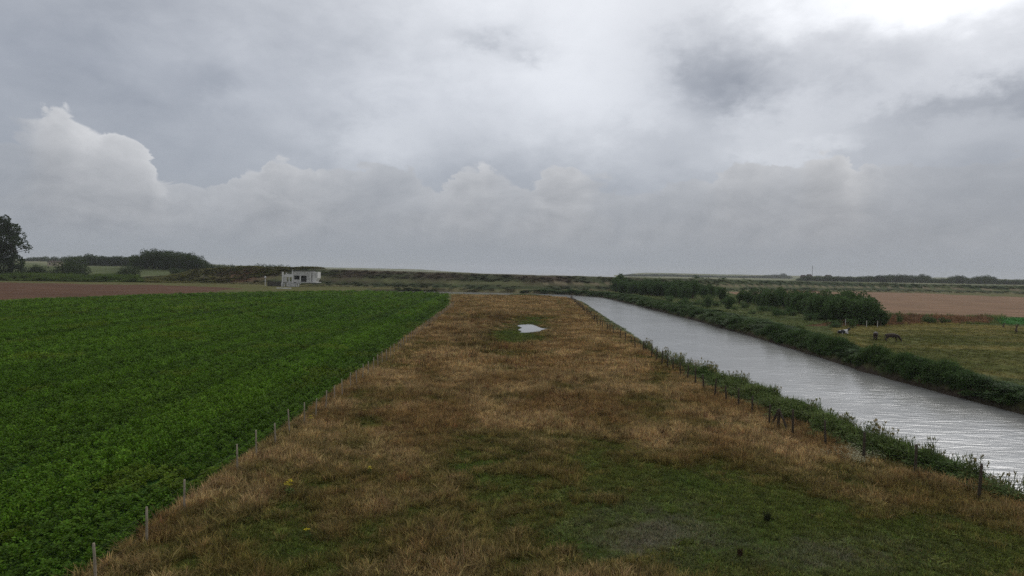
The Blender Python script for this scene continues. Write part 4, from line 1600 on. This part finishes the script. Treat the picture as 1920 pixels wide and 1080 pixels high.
def cow_mesh(pose, seed=0):
    """x forward; a skeleton skinned into one continuous body"""
    bm = bmesh.new()
    sk = bm.verts.layers.skin.verify()
    vs = {}

    def v(n, p, ra, par=None):
        q_ = bm.verts.new(p)
        q_[sk].radius = ra if hasattr(ra, '__len__') else (ra, ra)
        vs[n] = q_
        if par:
            bm.edges.new((vs[par], q_))
    lie = pose == 'lying'
    b0 = .42 if lie else 1.02
    v('pelvis', (-.55, 0, b0 + .02), (.30, .30))
    v('loin', (-.15, 0, b0 - .03), (.36, .36), 'pelvis')
    v('chest', (.35, 0, b0 - .02), (.35, .37), 'loin')
    v('shoulder', (.65, 0, b0 + .08), (.25, .29), 'chest')
    if pose == 'grazing':
        v('neck', (.98, 0, b0 - .25), (.15, .17), 'shoulder')
        v('poll', (1.22, .02, b0 - .55), (.12, .13), 'neck')
        v('face', (1.30, .03, b0 - .76), (.09, .10), 'poll')
        v('muzzle', (1.36, .03, b0 - .93), (.075, .075), 'face')
        hd = ('poll', (1.15, 0, b0 - .52))
    else:
        v('neck', (.95, 0, b0 + .30), (.15, .18), 'shoulder')
        v('poll', (1.18, .04, b0 + .52), (.12, .13), 'neck')
        v('face', (1.36, .07, b0 + .42), (.09, .10), 'poll')
        v('muzzle', (1.52, .09, b0 + .32), (.075, .08), 'face')
        hd = ('poll', (1.15, 0, b0 + .58))
    for s in (-1, 1):
        v('ear%d' % s, (hd[1][0], s * .27, hd[1][2] + .02), .03, 'poll')
        v('hipk%d' % s, (-.72, s * .14, b0 - .08), .17, 'pelvis')
        if lie:
            v('stifle%d' % s, (-.35, s * .42, .22), .13, 'hipk%d' % s)
            v('hock%d' % s, (-.62, s * .5, .10), .07, 'stifle%d' % s)
            v('hhoof%d' % s, (-.25, s * .52, .06), .05, 'hock%d' % s)
            v('elb%d' % s, (.55, s * .26, .22), .11, 'shoulder')
            v('knee%d' % s, (.86, s * .28, .16), .07, 'elb%d' % s)
            v('fhoof%d' % s, (.60, s * .33, .06), .05, 'knee%d' % s)
        else:
            v('stifle%d' % s, (-.55, s * .19, .68), .14, 'hipk%d' % s)
            v('hock%d' % s, (-.82, s * .18, .46), .065, 'stifle%d' % s)
            v('hfet%d' % s, (-.76, s * .18, .12), .05, 'hock%d' % s)
            v('hhoof%d' % s, (-.70, s * .18, .03), .058, 'hfet%d' % s)
            v('elb%d' % s, (.58, s * .17, .72), .12, 'shoulder')
            v('knee%d' % s, (.60 + .06 * s, s * .16, .40), .065, 'elb%d' % s)
            v('ffet%d' % s, (.58 + .06 * s, s * .16, .12), .045, 'knee%d' % s)
            v('fhoof%d' % s, (.62 + .06 * s, s * .16, .03), .055, 'ffet%d' % s)
    v('tail1', (-.90, 0, b0 + .12), .04, 'pelvis')
    v('tail2', (-1.0, .03, b0 - .25), .025, 'tail1')
    v('tail3', (-.98, .05, max(.06, b0 - .62)), .045, 'tail2')
    me = bpy.data.meshes.new('body')
    bm.to_mesh(me)
    bm.free()
    for i, d_ in enumerate(me.skin_vertices[0].data):
        d_.use_root = i == 0
    o = bpy.data.objects.new('tmp', me)
    COL.objects.link(o)
    o.modifiers.new('s', 'SKIN').use_smooth_shade = True
    o.modifiers.new('b', 'SUBSURF').levels = 2
    dg = bpy.context.evaluated_depsgraph_get()
    me2 = bpy.data.meshes.new_from_object(o.evaluated_get(dg))
    bpy.data.objects.remove(o)
    me2.name = 'body'
    return me2


def cow(pose, px, py, heading, label, m):
    x, y = gp(px, py)
    e = empty('cow', (x, y, H(x, y) - .02), label, 'cow', None, heading)
    link('body', cow_mesh(pose), m, e)
    b0 = .42 if pose == 'lying' else 1.02
    if pose != 'lying':
        mb = MB()
        mb.tube([(-.42, 0, .80), (-.45, 0, .66), (-.45, 0, .56)], [.12, .15, .08], 8)
        link('udder', mb.mesh('udder'), mat('udder_skin', (.35, .22, .18), .7), e)
    return e


def cow_mat(name, dark, white):
    m = bpy.data.materials.new(name)
    m.use_nodes = True
    q = G(m.node_tree)
    b = m.node_tree.nodes['Principled BSDF']
    b.inputs['Roughness'].default_value = .8
    P = q.n('ShaderNodeTexCoord').outputs['Object']
    f = q.rng(q.noise(P, 1.6, 2, .4, .5), .48, .53)
    f2 = q.rng(q.noise(P, 14, 4, .6), .3, .7, .8, 1.2)
    c = q.mix(f, dark, white)
    cc = q.n('ShaderNodeCombineXYZ')
    for i in range(3):
        q.put(cc.inputs[i], f2)
    q.put(b.inputs['Base Color'], q.vm('MULTIPLY', c, cc.outputs[0]))
    return m


cow('lying', 1580, 626, math.radians(8), 'black and white cow lying down near the pale posts', cow_mat('pied_coat', (.02, .02, .02), (.65, .63, .6)))
mdk = cow_mat('brown_coat', (.035, .022, .015), (.05, .032, .02))
cow('grazing', 1641.5, 637.5, math.radians(57), 'dark brown cow seen from behind in the middle of the pasture', mdk)
cow('grazing', 1672, 641, math.radians(-14), 'dark brown cow grazing side on, right of the other brown cow', mdk)
for px, py, hgt_, lab in [(1906, 625, 1.6, 'dark crooked dead stump at the far right of the pasture below the bright green crop'), (1882, 614, .9, 'short dark stake left of the crooked stump on the right pasture')]:
    x, y = gp(px, py)
    mb = MB().tube([(.1, 0, -.2), (-.12, 0, hgt_ * .35), (.05, 0, hgt_ * .7), (.28, 0, hgt_)], [.2, .16, .12, .09], 7)
    if hgt_ > 1:
        mb.tube([(-.05, 0, hgt_ * .5), (-.2, 0, hgt_ * .95)], [.08, .04], 6)
    o = link('stump', mb.mesh('stump'), M_BARK, label=lab, category='stump')
    o.location = (x, y, H(x, y))

# ------------------------------------------------------------------ single plants in the meadow
M_YEL = mat('yellow_petals', (.62, .50, .02), .7, .1, .2, 20)
M_STEM = mat('green_stem', (.09, .13, .03), .8, .1, .3, 10)


def ragwort(px, py, s, label):
    x, y = gp(px, py)
    rq = np.random.default_rng(int(px))
    e = empty('ragwort', (x, y, H(x, y)), label, 'flower')
    mb, hv = MB(), []
    for i in range(7):
        a = rq.uniform(0, 6.28)
        q_ = rq.uniform(.02, .2) * s
        t = (math.cos(a) * q_, math.sin(a) * q_, rq.uniform(.5, .72) * s)
        mb.tube([(0, 0, 0), (t[0] * .4, t[1] * .4, t[2] * .6), t], [.012, .009, .006], 5)
        n = 22
        P = np.array(t) + rq.normal(0, .035, (n, 3)) * s * np.array([1.3, 1.3, .5])
        aa = rq.uniform(0, 6.28, n)
        U = np.stack([np.cos(aa), np.sin(aa), .3 + 0 * aa], -1) * .035 * s
        Wd = np.stack([-np.sin(aa), np.cos(aa), 0 * aa], -1) * .016 * s
        v_, f_ = quads(P, U, Wd)
        hv.append((v_, f_, np.ones((len(v_), 3))))
    link('stem', mb.mesh('stem'), M_STEM, e)
    v_, f_, _ = join(hv)
    link('flower_head', mesh_np('flower_head', v_, f_), M_YEL, e)
    v_, f_, c_ = join([dome_leaves(rq, 50, .16 * s, .38 * s, .10 * s)])
    link('leaves', mesh_np('leaves', v_, f_, c_), M_STEM, e)


ragwort(543, 932, 1.0, 'largest bright yellow flowering plant in the meadow near the left fence')
ragwort(694, 893, .62, 'small yellow flowering plant right of the largest yellow one')
ragwort(577, 1010, .55, 'faint yellow flowering plant nearest the bottom left of the meadow')
ragwort(583, 795, .7, 'small yellow flowering plant close beside the left fence posts')


def rush(px, py, s, label, col=(.03, .035, .015)):
    x, y = gp(px, py)
    rq = np.random.default_rng(int(px) + 5)
    v_, f_, c_ = join([tuft(rq, 70, .10 * s, .55 * s, .012, .35, .3)])
    o = link('rush_tuft', mesh_np('rush_tuft', v_, f_, c_), mat('rush_leaves', col, .9, .1, .3, 10), label=label, category='rush tuft')
    o.location = (x, y, H(x, y))


rush(1438, 979, .9, 'stubby black green rush tuft standing alone in the short turf')
rush(1387, 1050, .7, 'small brown rush tuft near the bottom edge of the turf', (.05, .03, .015))
rush(1242, 822, 1.0, 'thin dark dock stalks sticking up from the dry grass', (.06, .035, .02))
x, y = gp(660, 800)

# ------------------------------------------------------------------ misty air
mh = bpy.data.materials.new('haze')
mh.use_nodes = True
nt = mh.node_tree
nt.nodes.clear()
vo = nt.nodes.new('ShaderNodeVolumePrincipled')
vo.inputs['Color'].default_value = (.95, .96, 1, 1)
vo.inputs['Density'].default_value = HAZE_D
vo.inputs['Anisotropy'].default_value = 0
mo = nt.nodes.new('ShaderNodeOutputMaterial')
nt.links.new(vo.outputs[0], mo.inputs['Volume'])
link('haze', MB().box(-6700, 6700, -6700, 6700, -4, 60).mesh('haze'), mh, kind='stuff', label='thin grey mist in the air over the whole polder', category='haze')
